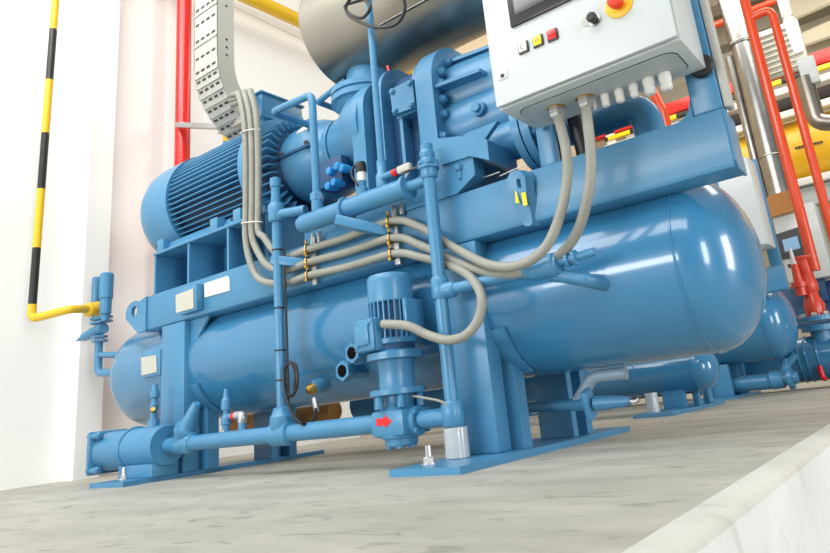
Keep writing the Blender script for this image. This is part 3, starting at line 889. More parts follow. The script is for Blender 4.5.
def cab(pts, name, label, r=.0135):
    tag(link(name, MB().tube(spline(pts, 9), r, 12), M['cable'], base=V(pts[0])), label, 'cable', None)
CR = .0145
def strand(k, tail):
    x = -2.288 + .042 * k
    top = [V((-2.90 + .01 * k, 2.06, 1.96 - .03 * k)), V((-2.74 + .03 * k, 1.97, 1.88 - .03 * k)), V((-2.47 + .045 * k, 1.80, 1.725 - .012 * k)), V((-2.335 + .042 * k, 1.712, 1.63 - .01 * k)), V((x + .0, 1.70, 1.50)), V((x + .01, 1.70, 1.35)), V((x + .005, 1.70, 1.10)), V((x, 1.70, .94 + .01 * k))]
    zb = (.705, .757, .808)[k]
    top += [V((x + .035, 1.70, zb + .11)), V((x + .10, 1.70, zb + .035)), V((-2.05, 1.705, zb - .002)), V((-1.90, 1.70, zb))]
    zc = (.695, .752, .814)[k]
    top += [V((-1.70, 1.70, (zb + zc) / 2 - .004)), V((-1.47, 1.70, zc))]
    return top + tail
A2 = lambda px, py, y: A(px, py, Y=y)
cab(strand(2, [A2(420, 227, 1.70), A2(455, 248, 1.695), A2(490, 265, 1.62), A2(520, 265, 1.60), A2(545, 248, 1.59), A2(560, 215, 1.59), A2(567, 180, 1.59), A2(566, 150, 1.585), A2(558, 117, 1.585)]), 'conduit_cable', 'grey cable, topmost in the clamps, rising to the left gland of the cabinet', CR)
cab(strand(1, [A2(420, 245, 1.70), A2(455, 261, 1.70), A2(490, 273, 1.655), A2(520, 273, 1.65), A2(550, 262, 1.66), A2(574, 238, 1.64), A2(587, 200, 1.60), A2(591, 160, 1.585), A2(586, 108, 1.585)]), 'conduit_cable', 'grey cable, middle of the clamped three, rising to the right large gland', CR)
cab(strand(0, [A2(420, 257, 1.70), A2(445, 264, 1.70), A2(468, 275, 1.66), A2(481, 295, 1.61), A2(479, 318, 1.60), A2(466, 335, 1.595), A2(448, 340, 1.595), A2(428, 335, 1.59), A2(408, 326, 1.57), A2(383, 324, 1.565)]), 'conduit_cable', 'grey cable, lowest in the clamps, looping back to the small pump motor', CR)
# clamps
for (xc, zs, lab) in ((-1.905, (.705, .757, .808), 'brass and zinc cable clamp on the rail by the slim upright pipe'), (-1.478, (.695, .752, .814), 'brass and zinc cable clamp on the rail below the header pipe arm')):
    ck = thing('cable_clamp', lab, 'cable clamp', (xc, 1.741, zs[0]), 'cable clamps on the rail')
    link('clamp_rail', MB().box(xc - .012, xc + .012, 1.722, 1.741, zs[0] - .035, zs[2] + .05, .002), M['zinc'], ck, 'zinc rail')
    for dx in (0, .035):
        link('clamp_bolt', MB().cyl(V((xc + dx, 1.728, zs[2] + .02)), V((xc + dx, 1.728, zs[2] + .065)), .009, 10), M['zinc'], ck, 'silver threaded bolt')
    for z in zs:
        b = MB().ring(V((xc, 1.70, z)), (1, 0, 0), .0175, .004, 22, 6)
        b.cyl(V((xc, 1.69, z + .02)), V((xc, 1.69, z + .034)), .0055, 8).hexb(V((xc, 1.686, z - .02)), (0, -1, 0), .007, .006)
        link('clamp_band', b, M['brass'], ck, 'brass band')
for z, n in ((1.42, 'upper'), (1.0, 'lower')):
    tag(link('cable_tie', MB().tube([V((-2.247 + .066 * math.cos(PI * k / 12), 1.70 + .02 * math.sin(PI * k / 12), z - .012 * math.cos(PI * k / 12))) for k in range(25)], .0028, 6), M['white'], base=V((-2.24, 1.70, z))), 'white cable tie around the three grey cables, the %s of two' % n, 'cable tie')

# ================================================================== control cabinet
CX0, CX1, CY0, CY1, CZ0, CZ1 = -.867, -.339, 1.497, 1.722, .9595, 1.56
cc = thing('control_cabinet', 'pale grey control cabinet with dark screen, buttons and emergency stop above the frame', 'control cabinet', (-.6, 1.61, CZ0))
link('body', MB().box(CX0, CX1, CY0 + .012, CY1, CZ0, CZ1, .004), M['cab'], cc)
dr_ = link('door', MB().box(CX0 + .0, CX1 - .003, CY0 - .006, CY0 + .008, CZ0 + .004, CZ1 - .002, .004), M['cab'], cc)
# gland plate beneath
o = []
def rr(x0, x1, y0, y1, r, z):
    out = []
    for cx_, cy_, a in ((x1 - r, y1 - r, 0), (x0 + r, y1 - r, 1), (x0 + r, y0 + r, 2), (x1 - r, y0 + r, 3)):
        out += [V((cx_ + r * math.cos(PI / 2 * (a + k / 5)), cy_ + r * math.sin(PI / 2 * (a + k / 5)), z)) for k in range(6)]
    return out
link('gasket', MB().prism(rr(CX0 + .03, CX1 - .03, CY0 + .05, CY1 - .03, .035, CZ0), (0, 0, -.0015)), M['blackp'], cc, 'dark gasket line')
gp = link('gland_plate', MB().prism(rr(CX0 + .033, CX1 - .033, CY0 + .053, CY1 - .033, .033, CZ0 - .0005), (0, 0, -.003)), M['cabd'], cc)
for px, py in ((556, 108), (585, 98)):
    p = A(px, py, Z=CZ0 - .0035)
    g = link('cable_gland', MB().lathe([(0, .024), (.004, .026), (.018, .026), (.02, .023), (.03, .023), (.034, .018)], V((p.x, p.y, p.z)), (0, 0, -1), 6), M['zinc'], cc, 'large silver gland')
    link('gland_ring', MB().lathe([(-.001, .027), (.003, .027)], V((p.x, p.y, p.z)), (0, 0, -1), 20), M['brass'], g, 'brass ring')
for px, py, s in ((592.5, 100, .8), (604.5, 95, .95), (618.5, 90, 1.), (633, 85, 1.), (648, 79, 1.25), (664, 74, 1.3)):
    p = A(px, py, Z=CZ0 - .0035)
    r = .0132 * s
    link('cable_gland', MB().lathe([(0, r), (.016 * s, r), (.018 * s, r * .85), (.024 * s, r * .95), (.034 * s, r * .9), (.038 * s, r * .6), (.038 * s, 0)], p, (0, 0, -1), 14), M['white'], cc, 'white plastic gland')
YD = CY0 - .006
q = lambda px, py: A(px, py, Y=YD)
p = q(512, 29); x0 = p.x; z0 = p.z
sc = link('screen_bezel', MB().box(x0, x0 + .26, YD - .010, YD + .002, z0, z0 + .21, .005), M['blackp'], dr_, 'black screen bezel')
link('screen', MB().box(x0 + .022, x0 + .238, YD - .0115, YD - .008, z0 + .03, z0 + .19), M['screen'], sc, 'dark glossy screen')
for px, py, m_, lb in ((524, 48, 'white', 'white square button'), (538.5, 41.5, 'yellowb', 'yellow square button'), (553, 35.5, 'redb', 'red square button')):
    p = q(px, py)
    s = link('button_frame', MB().box(p.x - .0165, p.x + .0165, YD - .006, YD + .001, p.z - .0175, p.z + .0175, .003), M['blackp'], dr_, 'black button frame')
    link('button', MB().box(p.x - .0125, p.x + .0125, YD - .010, YD - .004, p.z - .0135, p.z + .0135, .002), M[m_], s, lb)
    b = MB()
    if m_ == 'white':
        b.ring(V((p.x, YD - .0102, p.z)), (0, 1, 0), .006, .0009, 16, 5, .9, 2 * PI - .9, (1, 0, 0))
    else:
        w = .0065
        b.bar(V((p.x - w, YD - .0102, p.z - .003)), V((p.x, YD - .0102, p.z + .006)), .001, .0014)
        b.bar(V((p.x, YD - .0102, p.z + .006)), V((p.x + w, YD - .0102, p.z - .003)), .001, .0014)
        b.bar(V((p.x - w, YD - .0102, p.z - .003)), V((p.x + w, YD - .0102, p.z - .003)), .001, .0014)
    link('button_mark', b, M['blackp'], s)
p = q(595, 20.5)
link('legend_plate', MB().lathe([(0, .014), (.0015, .014)], q(586.5, 21.5), (0, -1, 0), 20), M['tray'], dr_, 'light grey legend ring')
kn = link('selector_knob', MB().lathe([(-.001, .017), (.003, .017)], p, (0, -1, 0), 24), M['zinc'], dr_, 'selector switch with silver ring')
link('knob', MB().lathe([(0, .011), (.014, .011), (.016, .014), (.026, .0135), (.029, .010), (.029, 0)], p, (0, -1, 0), 12), M['blackp'], kn, 'black knob')
p = q(619, 4.5)
es = link('emergency_stop', MB().lathe([(0, .0375), (.003, .0375), (.004, .036)], p, (0, -1, 0), 36), M['estop'], dr_, 'yellow emergency stop disc')
link('stop_button', MB().lathe([(.003, .014), (.018, .015), (.020, .021), (.030, .021), (.035, .017), (.037, 0)], p, (0, -1, 0), 24), M['estopred'], es, 'red mushroom button')
p = q(503, 76)
lk = link('door_lock', MB().box(p.x - .014, p.x + .016, YD - .003, YD + .001, p.z - .011, p.z + .016, .002), M['cab'], dr_)
link('key_hole', MB().lathe([(.0, .0065), (.0042, .0065)], p, (0, -1, 0), 12), M['blackp'], lk, 'black key hole')

# black hoses and elbow pipe behind the window below the cabinet
tag(link('rubber_hose', MB().tube([A(549, 112, Y=1.80), A(548, 128, Y=1.80), A(556, 165, Y=1.82), A(556, 190, Y=1.84)], .03, 14, bend=.05), M['black'], base=A(549, 130, Y=1.8)), 'thick black hose behind the left large cable gland', 'hose')
tag(link('rubber_hose', MB().tube([A(574, 100, Y=1.81), A(575, 118, Y=1.81), A(584, 150, Y=1.83), A(588, 180, Y=1.84)], .026, 14, bend=.05), M['black'], base=A(575, 130, Y=1.81)), 'thick black hose behind the right large cable gland', 'hose')
ep = thing('discharge_pipe', 'blue bent pipe seen under the cabinet through the window of the frame', 'pipe', A(640, 140, Y=1.98))
link('pipe', MB().tube([V((-.98, 1.98, 1.03)), V((-.60, 1.98, 1.035)), V((-.60, 1.98, .86))], .05, 24, bend=.09), M['blue'], ep)
b = MB().lathe([(0, .085), (.018, .085), (.018, .055), (.03, .055)], V((-.60, 1.98, .848)), (0, 0, 1), 28)
ef = link('flange', b, M['blue'], ep)
for k in range(8):
    t = 2 * PI * k / 8
    link('flange_bolt', MB().hexb(V((-.60 + 0.07 * math.cos(t), 1.98 + .07 * math.sin(t), .868)), (0, 0, 1), .012, .012), M['blue'], ef)
tag(link('thin_wire', MB().tube(spline([A(500, 176, Y=1.78), A(513, 170, Y=1.78), A(525.5, 165, Y=1.78), A(526.5, 172, Y=1.78)], 5), .0022, 6).tube([A(467, 183, Y=1.78), A(500, 172, Y=1.78)], .0022, 6), M['zinc'], base=A(500, 176, Y=1.78)), 'thin silver wire hoop above the slotted lug', 'wire')

# valve under the near end of the vessel
lv = thing('bottom_drain_pipe', 'blue angled drain pipe with pointed valve under the near vessel beside saddle legs', 'pipe', A(590, 405, Y=2.0))
y = 2.0
link('pipe', MB().tube([A(530, 407, Y=2.08), A(588, 404, Y=y)], .0195, 18), M['blue'], lv)
link('branch', MB().tube([A(578, 402, Y=2.02), A(592, 377, Y=2.02), A(626, 373, Y=2.02)], .0205, 18, bend=.06), M['palepipe'], lv, 'pale grey-blue branch')
fp = A(589, 404, Y=y)
link('flange', MB().obox(fp, (.025, .062, .095), Matrix.Rotation(.3, 3, 'X'), .012), M['blue'], lv)
q0, q1 = A(595, 403.5, Y=y), A(630, 401, Y=y)
L = (q1 - q0).length
link('bonnet', MB().lathe([(0, .022), (.02, .023), (L * .75, .018), (L, .013)], q0, q1 - q0, 20), M['blue'], lv)
link('stem', MB().tube([q1, A(636, 401.5, Y=y), A(639, 399, Y=y)], .007, 10), M['zinc'], lv, 'silver stem')

# ================================================================== relief valves and vent line at the far end
rv = thing('relief_valve_set', 'pair of blue relief valves on a three-way valve beyond the far end of vessel', 'relief valve', A(104, 372, Y=1.86))
ry = 1.86
def up(px, py0, py1, prof_r, name, y=ry, n=20):
    a, b_ = A(px, py0, Y=y), A(px, py1, Y=y)
    L = b_.z - a.z
    return link(name, MB().lathe([(f * L, r) for f, r in prof_r], V((a.x, y, a.z)), (0, 0, 1), n), M['blue'], rv)
up(105, 321, 274, [(0, .022), (.12, .022), (.15, .03), (.45, .031), (.47, .036), (.97, .036), (1, .03)], 'relief_valve')
up(95.5, 318, 278, [(0, .02), (.3, .024), (.35, .028), (.97, .028), (1, .022)], 'relief_valve', 1.90)
for py in (319, 323):
    a = A(92, py + 1, Y=1.83); c_ = A(111, py - 3, Y=1.89)
    link('flange', MB().bar(a, c_, .05, .014, bev=.004), M['blue'], rv)
link('three_way_valve', MB().tube([A(84, 337, Y=1.84), A(93, 333, Y=1.85), A(104, 328, Y=ry)], .03, 16, radii=[.024, .032, .03]), M['blue'], rv)
link('valve_stem', MB().lathe([(0, .012), (.05, .012), (.06, .006), (.08, .005)], A(85, 336.5, Y=1.84), A(76, 341, Y=1.83) - A(85, 336.5, Y=1.84), 12), M['blue'], rv)
for py in (338, 342):
    link('flange', MB().lathe([(0, .042), (.012, .042)], A(99.5, py, Y=ry), (0, 0, 1), 6), M['blue'], rv)
link('pipe', MB().tube([A(99, 341, Y=ry), A(98, 373, Y=ry), A(143, 372.5, Y=ry)], .021, 16, bend=.04), M['blue'], rv)
link('pipe', MB().tube([A(98.5, 355, Y=ry), A(143, 354.5, Y=ry)], .017, 14), M['blue'], rv)
for py in (354.5, 372.5):
    link('nozzle', MB().tube([A(124, py, Y=ry), A(152, py - .5, Y=ry)], .028, 16, radii=[.024, .032]), M['blue'], rv)

vx = A(32, 310, Y=1.575)
vp = thing('vent_pipe', 'thin yellow vent pipe with black bands rising in front of the white pillar', 'pipe', (vx.x, 1.575, vx.z))
xz = vx.x
link('riser', MB().tube([V((xz, 1.575, vx.z)), V((xz, 1.575, 3.4))], .021, 16), striped('yellow_black_bands', 2, .70, (.012, .014, .012), (.82, .50, .012), 0), vp)
bands = []
link('elbow', MB().tube([V((xz, 1.575, vx.z + .03)), V((xz, 1.575, vx.z - .05)), A(70, 309, Y=1.67), A(86, 309, Y=1.78)], .023, 16, bend=.05), M['yellow'], vp)
link('union', MB().lathe([(0, .024), (.01, .04), (.10, .042), (.11, .03)], A(86, 310, Y=1.80), A(95, 309, Y=1.86) - A(86, 310, Y=1.80), 18), M['yellow'], vp)

# other pipes on the left wall
rp = thing('red_pipe', 'bright red vertical pipe on the cream wall behind the motor', 'pipe', (-3.95, 2.42, 0))
rx = A(183, 100, Y=2.42).x
link('pipe', MB().tube([V((rx, 2.42, 0.0)), V((rx, 2.42, 4.2))], .051, 24), M['red'], rp)
zt = A(183, 126, Y=2.42).z
link('wire_tie', MB().ring(V((rx, 2.42, zt)), (-.1, 0, 1), .053, .004, 26, 6), M['white'], rp, 'white wire tie')
st = thing('strut_channel', 'grey steel strut joining the red pipe to the cable tray', 'strut', (rx, 2.37, zt))
link('channel', MB().bar(V((rx + .03, 2.36, zt - .02)), A(226, 127, Y=2.30), .04, .035), M['zinc'], st)
link('bracket', MB().bar(A(222, 131, Y=2.22), A(250, 117, Y=2.10), .05, .045), M['zinc'], st)
tag(link('yellow_stub_pipe', MB().tube([A(228, 123, Y=2.45), A(228, 123, Y=2.45) - V((0, 0, .7)), V((-4.2, 2.45, A(228, 123, Y=2.45).z - .7))], .035, 16, bend=.1), M['yellow'], base=A(228, 123, Y=2.45)), 'short yellow pipe glimpsed below the curved cable tray behind the motor', 'pipe')
y0 = A(250, -2, X=-3.95); y1 = A(302, 22, X=-3.95)
dd = (y1 - y0)
tag(link('yellow_pipe', MB().tube([y0 - dd * 1.5, y0 + dd * 6], .062, 20), M['yellow'], base=y0), 'thick yellow pipe running high along the cream wall behind the steel vessel', 'pipe')

# ================================================================== second machine
DX, DY = -.45, 3.15
f2 = thing('compressor_skid_frame', 'blue steel frame of the second machine, its rail end showing behind the near vessel dome', 'machine frame', V((-2.0, 5.1, 0)))
for x0, x1 in ((-1.55, -1.28), (-3.5, -3.23)):
    link('base_plate', MB().prism([V((x0, 5.0, 0)), V((x1, 5.0, 0)), V((x1, 5.72, 0)), V((x0, 5.72, 0))], (0, 0, .0195)), M['blue'], f2)
    for ya_, yb_ in ((5.05, 5.10), (5.28, 5.33), (5.48, 5.54)):
        link('column', MB().box(x0 + .04, x1 - .04, ya_, yb_, .0195, .24, .004), M['blue'], f2)
    link('foot_sleeve', MB().lathe([(0, .035), (.10, .035)], V((x0 + .06, 5.02, .02)), (0, 0, 1), 18), M['gravel'], f2, 'pale translucent sleeve')
b = MB(); b.box(-3.6, -.78, YF + DY, YB + DY, .677, .845, .008); link('rail_beam', b, M['blue'], f2)
link('cabinet_post', MB().box(-.855, -.78, YF + DY + .001, YF + DY + .06, .84, 1.62, .006), M['blue'], f2)
v2 = thing('oil_separator_vessel', 'blue domed vessel of the second machine, partly hidden by the near dome', 'pressure vessel', (-2.2, YC + DY, ZC))
link('shell', vessel_shell(-3.6, -.985, YC + DY, ZC, RV, .166), M['shell'], v2, smooth=50)
link('weld_seam', MB().ring(V((-.985, YC + DY, ZC)), (1, 0, 0), RV + .0005, .0035, 48, 6), M['shell'], v2)
dz = thing('vessel_drain', 'blue drain pipe and valve hanging under the second domed vessel', 'pipe', A(770, 380, Y=5.17))
link('pipe', MB().tube([A(786, 358, Y=5.17), A(784, 380, Y=5.17)], .034, 16).tube([A(785, 366, Y=5.17), A(795, 354, Y=5.17)], .03, 14), M['blue'], dz)
link('valve', MB().lathe([(-.10, .05), (-.08, .065), (-.02, .06), (.0, .045), (.03, .045), (.03, .075), (.06, .075), (.06, .04), (.09, .04)], A(784, 379, Y=5.17), (1, 0, .0), 20), M['blue'], dz)
link('pipe', MB().tube([A(700, 388, Y=5.2), A(784, 380, Y=5.17)], .055, 18), M['blue'], dz)
ry2 = 3.9
r2 = thing('receiver_vessel', 'small low blue horizontal vessel on its own base plate, behind and under the near vessel', 'pressure vessel', (-1.5, ry2, 0))
link('shell', vessel_shell(-3.2, -1.18, ry2, .222, .122, .115), M['shell'], r2, smooth=50)
for x in (-1.18, -1.52, -1.57):
    link('weld_seam', MB().ring(V((x, ry2, .222)), (1, 0, 0), .1225, .004, 40, 6), M['shell'], r2)
link('base_plate', MB().prism([V((-1.42, 3.42, 0)), V((-1.205, 3.42, 0)), V((-1.205, 4.40, 0)), V((-1.42, 4.40, 0))], (0, 0, .0195)), M['blue'], r2)
link('leg', MB().box(-1.40, -1.27, 3.84, 3.88, .0195, .14, .003), M['blue'], r2)
link('leg', MB().box(-1.25, -1.215, 3.92, 3.96, .0195, .14, .003), M['blue'], r2)
link('leg', MB().box(-1.25, -1.215, 4.12, 4.20, .0195, .16, .003), M['blue'], r2)
link('leg', MB().box(-2.9, -2.8, 3.84, 3.90, 0, .14, .003), M['blue'], r2)
link('foot_sleeve', MB().lathe([(0, .034), (.10, .034)], V((-1.37, 3.60, .0195)), (0, 0, 1), 20), M['gravel'], r2, 'pale translucent sleeve')
c2 = thing('control_cabinet', 'plain grey side of a second control cabinet just right of the near frame end', 'control cabinet', (-1.0, 4.75, .96))
p = V((-.789, 4.65, .9595))
link('body', MB().box(p.x - .528, p.x, 4.66, 4.892, p.z, p.z + .62, .006), M['cab'], c2)
link('door', MB().box(p.x - .528, p.x - .003, 4.643, 4.661, p.z + .004, p.z + .615, .004), M['cab'], c2)
# ================================================================== third machine
Y3 = 7.8
c3 = thing('control_cabinet', 'grey control cabinet with lit blue screen behind the orange pipe', 'control cabinet', (-1.05, 7.9, 1.0))
a, e = A(773, 213, Y=Y3), A(800, 281, Y=Y3)
xr = A(816, 212, Y=Y3).x
link('body', MB().box(a.x - .02, xr, Y3, Y3 + .35, e.z, a.z + .02, .01), M['cab'], c3)
c3s = A(783, 239, Y=Y3 - .02); c3e = A(812, 270, Y=Y3 - .02)
bz = link('screen_bezel', MB().prism([A(774, 235, Y=Y3 - .02), A(801, 226, Y=Y3 - .02), A(810, 255, Y=Y3 - .02), A(780, 260, Y=Y3 - .02)], (0, .022, 0)), M['blackp'], c3, 'black screen bezel')
link('screen', MB().prism([A(782, 240, Y=Y3 - .024), A(797, 236, Y=Y3 - .024), A(800.5, 248, Y=Y3 - .024), A(785, 252, Y=Y3 - .024)], (0, .006, 0)), M['blueglow'], bz, 'lit pale blue screen')
link('emergency_stop', MB().lathe([(0, .04), (.02, .04)], A(799, 264, Y=Y3), (0, -1, 0), 20), M['orange'], c3, 'orange stop button')
link('knob', MB().lathe([(0, .022), (.03, .02)], A(790, 266, Y=Y3), (0, -1, 0), 16), M['blackp'], c3, 'black knob')
tag(link('cardboard_box', MB().prism([A(765, 197.5, Y=7.75), A(787, 190, Y=7.75), A(793, 211, Y=7.75), A(770, 217.5, Y=7.75)], (0, .3, 0)), M['brown'], base=A(780, 205, Y=7.75)), 'brown box on top of the cabinet with lit screen below the silver pipe', 'box')
f3 = thing('compressor_skid_frame', 'dark blue frame of the third machine below the cabinet with lit screen', 'machine frame', (-2.0, 8.1, 0))
for x in (-3.4, -1.6):
    link('column', MB().box(x, x + .18, 8.05, 8.13, 0, .56), M['blue'], f3)
link('rail_beam', MB().box(-3.8, -.55, 8.05, 8.15, .56, 1.02, .008), M['darkblue'], f3)
b = MB()
for x, h_ in ((-1.13, 1.10), (-1.03, 1.06), (-.93, 1.12)): b.box(x - .035, x + .035, 7.9, 8.05, .80, h_, .005)
link('valve_block', b, M['darkblue'], f3)
v3 = thing('low_header_vessel', 'blue horizontal vessel with ring seams low at the right under the orange valve', 'pressure vessel', (-.6, 5.7, .2))
link('shell', MB().lathe([(-3.0, .165), (.6, .165)], V((0, 5.7, .215)), (1, 0, 0), 48), M['shell'], v3)
for x in (-.93, -.88, -.80):
    link('weld_seam', MB().ring(V((x, 5.7, .215)), (1, 0, 0), .166, .008, 40, 6), M['shell'], v3)
pz = A(820, 328, Y=5.65)
link('flanged_neck', MB().lathe([(-.14, .075), (-.02, .075), (-.02, .13), (.02, .13)], V((pz.x, 5.65, pz.z)), (0, 0, 1), 28), M['blue'], v3)
hw = thing('handwheel', 'small red valve handle at the right edge below the ringed vessel', 'valve handle', A(822, 372, Y=5.52))
link('handle', MB().tube(spline([A(819.5, 366, Y=5.52), A(821, 372, Y=5.52), A(823, 377, Y=5.52), A(826, 380, Y=5.52)]), .018, 10), M['redb'], hw)

# orange valve and pipes
oy = 5.62
def upx(px, py, Y=oy): return A(px, py, Y=Y)
ov = thing('orange_valve', 'orange flanged valve at the foot of the thicker orange pipe', 'valve', upx(820, 325))
p0 = upx(818, 321); xo = p0.x
link('flange', MB().lathe([(0, .13), (.035, .13), (.036, .08)], p0, (0, 0, 1), 28), M['blue'], ov, 'blue flange')
b = MB().lathe([(.03, .07), (.07, .068), (.12, .075), (.17, .055), (.21, .05), (.23, .062), (.28, .065), (.32, .055), (.40, .052), (.50, .043)], p0, (0, 0, 1), 28)
link('valve_body', b, M['redv'], ov)
bx = (.0, -.04, 1)
link('bonnet', MB().lathe([(0, .04), (.06, .04), (.065, .058), (.10, .058), (.105, .036), (.24, .026)], p0 + V((-.055, -.05, .20)), bx, 20), M['redv'], ov)
ob = p0 + V((-.055, -.05, .20)) + V(bx).normalized() * .24
link('stem', MB().lathe([(0, .02), (.13, .010)], ob, bx, 14), M['white'], ov, 'white valve stem')
link('hand_lever', MB().bar(upx(795, 259, 5.4), upx(812, 256, 5.4), .03, .025), M['redv'], ov)
for k in range(8):
    t = 2 * PI * k / 8
    link('flange_bolt', MB().hexb(p0 + V((.108 * math.cos(t), .108 * math.sin(t), .035)), (0, 0, 1), .02, .025), M['zinc'], ov, 'silver flange bolt')
tag(link('orange_pipe', MB().tube([V((-.678, oy, .85)), V((-.678, oy, 7.0))], .040, 20), M['orange'], base=V((-.678, oy, .85))), 'thicker vertical orange pipe standing on the orange valve', 'pipe')
x2 = A(796, 100, Y=oy).x
zt2 = A(772, 8, Y=oy).z
tag(link('orange_pipe', MB().tube([V((x2, oy, -.3)), V((x2, oy, zt2)), V((-.678, oy, zt2 - .02))], .034, 18, bend=.12), M['orange'], base=V((x2, oy, 0))), 'thinner orange pipe bending over at the top behind the thicker one', 'pipe')
tag(link('orange_pipe', MB().tube([V((-4.2, 9.6, A(725, 21, Y=9.6).z)), V((3.5, 9.6, A(725, 21, Y=9.6).z))], .055, 12), M['orange'], base=A(700, 27, Y=9.6)), 'far orange pipe glimpsed between the near cabinet post and silver pipe', 'pipe')
tag(link('orange_pipe', MB().tube([A(663, 110, Y=6.2), A(663, 110, Y=6.2) - V((0, 0, A(663, 110, Y=6.2).z + .62))], .05, 16).tube([A(652, 90, Y=6.2), A(663, 112, Y=6.2)], .05, 14), M['orange'], base=A(663, 120, Y=6.2)), 'orange pipe seen through the window under the near cabinet', 'pipe')

# silver lagged pipes
sp_ = thing('lagged_pipe', 'silver clad vertical pipe just left of the orange pipes', 'pipe', V((-1.3, 8.15, 2.0)))
SY = 8.15
xs = A(756, 100, Y=SY).x
zb_ = A(770, 200, Y=SY).z
zj = A(738, 45, Y=SY).z
link('cladding', MB().tube([V((xs, SY, zb_)), V((xs, SY, zj))], .125, 28), M['clad'], sp_)
link('cladding', MB().tube([V((xs, SY, zj - .02)), V((xs, SY, 6.9))], .145, 28), M['clad'], sp_)
for z in (zb_ + .5, zj):
    link('band', MB().ring(V((xs, SY, z)), (0, 0, 1), .131 if z < zj else .147, .007, 32, 6), M['clad'], sp_)
tag(link('lagged_pipe', MB().tube([V((xs - .185, SY + .1, zb_)), V((xs - .185, SY + .1, A(727, 55, Y=SY).z))], .055, 20), M['clad'], base=V((xs - .185, SY + .1, zb_))), 'thin silver pipe close along the left of the silver clad pipe', 'pipe')
# ================================================================== pipe rack far behind
rk = thing('pipe_rack', 'white steel rack with striped rail and grey channel carrying the yellow tank', 'pipe rack', (-.5, 10.3, -.62))
def xrail(name, pxy0, pxy1, Y, h, d, m_, label=None, cat=None, x0=-3.8, x1=2.2):
    a = A(*pxy0, Y=Y); e = A(*pxy1, Y=Y)
    z = (a.z + e.z) / 2
    mb_ = MB().box(x0, x1, Y, Y + d, z - h / 2, z + h / 2, .004)
    if cat: return tag(link(name, mb_, m_, base=V((0, Y, z))), label, cat)
    return link(name, mb_, m_, rk, label)
RY = 10.0
xrail('red_beam', (745, 84), (815, 57), RY, .19, .16, M['red'], 'red overhead beam running across the far side of hall', 'beam', -4.2, 4)
xrail('striped_rail', (745, 94), (815, 68), RY - .03, .065, .07, striped('yellow_black_stripes', 0, .78, (.90, .68, .02), (.02, .02, .02), .15), 'yellow and black striped rail')
for q in ((745, 103), (815, 80)), ((745, 124), (815, 108)), ((765, 190), (820, 178)):
    xrail('white_channel', q[0], q[1], RY - .1, .10, .2, M['white'])
xrail('grey_channel', (775, 205), (822, 192), RY + .0, .26, .14, M['cabd'], 'grey channel')
xrail('dark_beam', (745, 115), (815, 93), RY + .9, .22, .2, mat('dark_steel', (.05, .045, .04), .6), 'dark steel beam')
for x in (-3.7, 2.1):
    for y in (RY, RY + 1.0):
        link('post', MB().box(x - .08, x + .08, y, y + .14, -.62, 4.6), M['white'], rk)
yt = thing('yellow_tank', 'big yellow horizontal tank on the far pipe rack behind orange pipes', 'tank', (-1, 10.5, 3.1))
zc_ = (A(800, 112, Y=RY).z + A(800, 180, Y=RY).z) / 2
link('shell', MB().lathe([(-2.75, 0), (-2.7, .30), (-2.55, .46), (-2.4, .50), (2.4, .50)], V((0, RY + .45, zc_ + .0)), (1, 0, 0), 48), M['ytank'], yt)
b = MB()
for i in range(9):
    if i in (4,): continue
    px = 795 + i * 3.1
    py = 147 - i * .75
    b.prism([A(px, py, Y=RY - .065), A(px + 2.3, py - .6, Y=RY - .065), A(px + 2.6, py + 1.5, Y=RY - .065), A(px + .3, py + 2.1, Y=RY - .065)], (0, .05, 0))
link('lettering', b, M['blackp'], yt, 'small black lettering')
tag(link('dark_pipe', MB().tube([V((-3.6, RY + 1.15, zc_ + .60)), V((2, RY + 1.15, zc_ + .60))], .13, 16), M['blackp'], base=V((0, RY + 1.15, zc_ + .6))), 'dark pipe in the shade above the yellow tank', 'pipe')
tag(link('orange_brace', MB().tube([A(698, 99, Y=9.95), A(724, 127, Y=9.95)], .075, 14), M['orange'], base=A(710, 112, Y=9.95)), 'orange slanted brace right of the near cabinet post', 'brace')
ebp = thing('steel_elbow_pipe', 'stainless steel elbow pipe hanging at the right edge before the yellow tank', 'pipe', A(815, 110, Y=7.3))
link('pipe', MB().tube([A(804, 78, Y=7.3), A(817, 122, Y=7.3), A(850, 124, Y=7.3), V((A(850, 124, Y=7.3).x, 7.3, -.62))], .085, 20, bend=.12), M['steel'], ebp)
link('bracket', MB().obox(A(809, 72, Y=7.3), (.16, .12, .30), None, .006), M['cab'], ebp, 'grey bracket')
# louvred duct and lamp below the ceiling
gl = thing('louvred_vent', 'grey louvred vent grille under the ceiling between the two orange pipes', 'vent', A(778, 50, Y=8.8))
ga, gb = A(758, 42, Y=8.8), A(795, 66, Y=8.8)
zc_ = A(776, 52, Y=8.8)
link('frame', MB().box(zc_.x - .33, zc_.x + .33, 8.82, 8.9, zc_.z - .32, zc_.z + .36, .01), M['grille'], gl)
for k in range(8):
    z = zc_.z - .27 + k * .078
    link('louvre', MB().obox(V((zc_.x, 8.80, z)), (.60, .05, .014), Matrix.Rotation(.5, 3, 'X'), .004), M['grille'], gl)
lp = thing('tube_lamp', 'white tube lamp with rounded end under the ceiling at upper right', 'lamp', A(798, 42, Y=8.2))
link('cover', MB().bar(A(788, 18, Y=8.0), A(800, 52, Y=8.0), .09, .12, bev=.035), M['lamp'], lp, 'glowing white cover')
link('housing', MB().bar(A(781, -6, Y=8.02), A(788, 18, Y=8.02), .10, .12, bev=.02), M['grille'], lp)
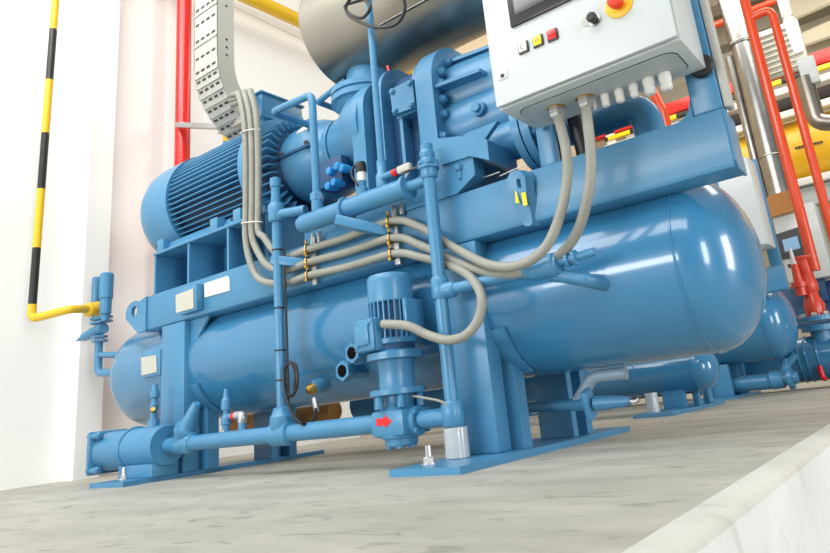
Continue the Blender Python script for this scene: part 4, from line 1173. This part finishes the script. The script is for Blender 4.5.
link('hanger', MB().cyl(A(788, 18, Y=8.02), A(788, 18, Y=8.02) + V((0, 0, 7.0 - A(788, 18, Y=8.02).z)), .01, 8), M['zinc'], lp)
# skylight panels
for i, q_ in enumerate(([(782, -8), (840, -8), (840, -2), (792, 19)], [(795, 36), (840, 16), (840, 32), (803, 45)])):
    b = MB(); b.prism([A(x, y, Y=12.2) for x, y in q_], (0, .1, 0))
    struct('window_%d' % (i + 1), b, mat('skylight_panel_%d' % i, (.88, .80, .58), .6, emit=.35))

# ================================================================== light
w = bpy.data.worlds.new('world'); SC.world = w; w.use_nodes = True
bg = w.node_tree.nodes['Background']
bg.inputs[0].default_value = (.96, .98, 1, 1)
bg.inputs[1].default_value = 0.30
def area(name, loc, target, sx, sy, power, col=(1, 1, 1)):
    d = bpy.data.lights.new(name, 'AREA'); d.shape = 'RECTANGLE'; d.size = sx; d.size_y = sy; d.energy = power; d.color = col
    o = bpy.data.objects.new(name, d); COL.objects.link(o)
    o.location = loc
    o.rotation_euler = (V(target) - V(loc)).to_track_quat('-Z', 'Y').to_euler()
    return o
area('assumed_window_light', (-3.3, -5.0, 1.1), (-1.6, 2, .7), 5.5, 1.0, 340)  # assumed low window in front, unseen, placed for the streak along the vessel
area('overhead_fill', (-1.4, -2.6, 5.2), (-1.8, 2, .9), 8, 1.6, 330)  # added fill from above the front, brightens the tops of the machine
area('assumed_window_light', (6.0, -1.7, 1.2), (-.4, 2, .5), 1.4, 3.0, 240)  # assumed tall window set from the dome highlight
area('assumed_window_light', (6.0, 3.5, 1.2), (-.4, 2, .5), 1.4, 3.0, 240)  # second assumed side light, unseen, placed for the other highlight on the dome
area('overhead_fill', (-2.6, .0, 4.6), (-3.4, 1.8, 0), 4, 2, 170, (1, .985, .95))  # added fill to whiten the left wall
area('overhead_fill', (-.5, 7.5, 5.6), (-.5, 9, 0), 6, 3, 330, (1, .97, .90))  # added fill to brighten the far side of the hall

SC.view_settings.view_transform = 'Standard'
SC.view_settings.look = 'None'
SC.view_settings.gamma = 1
SC.view_settings.use_curve_mapping = False
SC.view_settings.exposure = -0.26
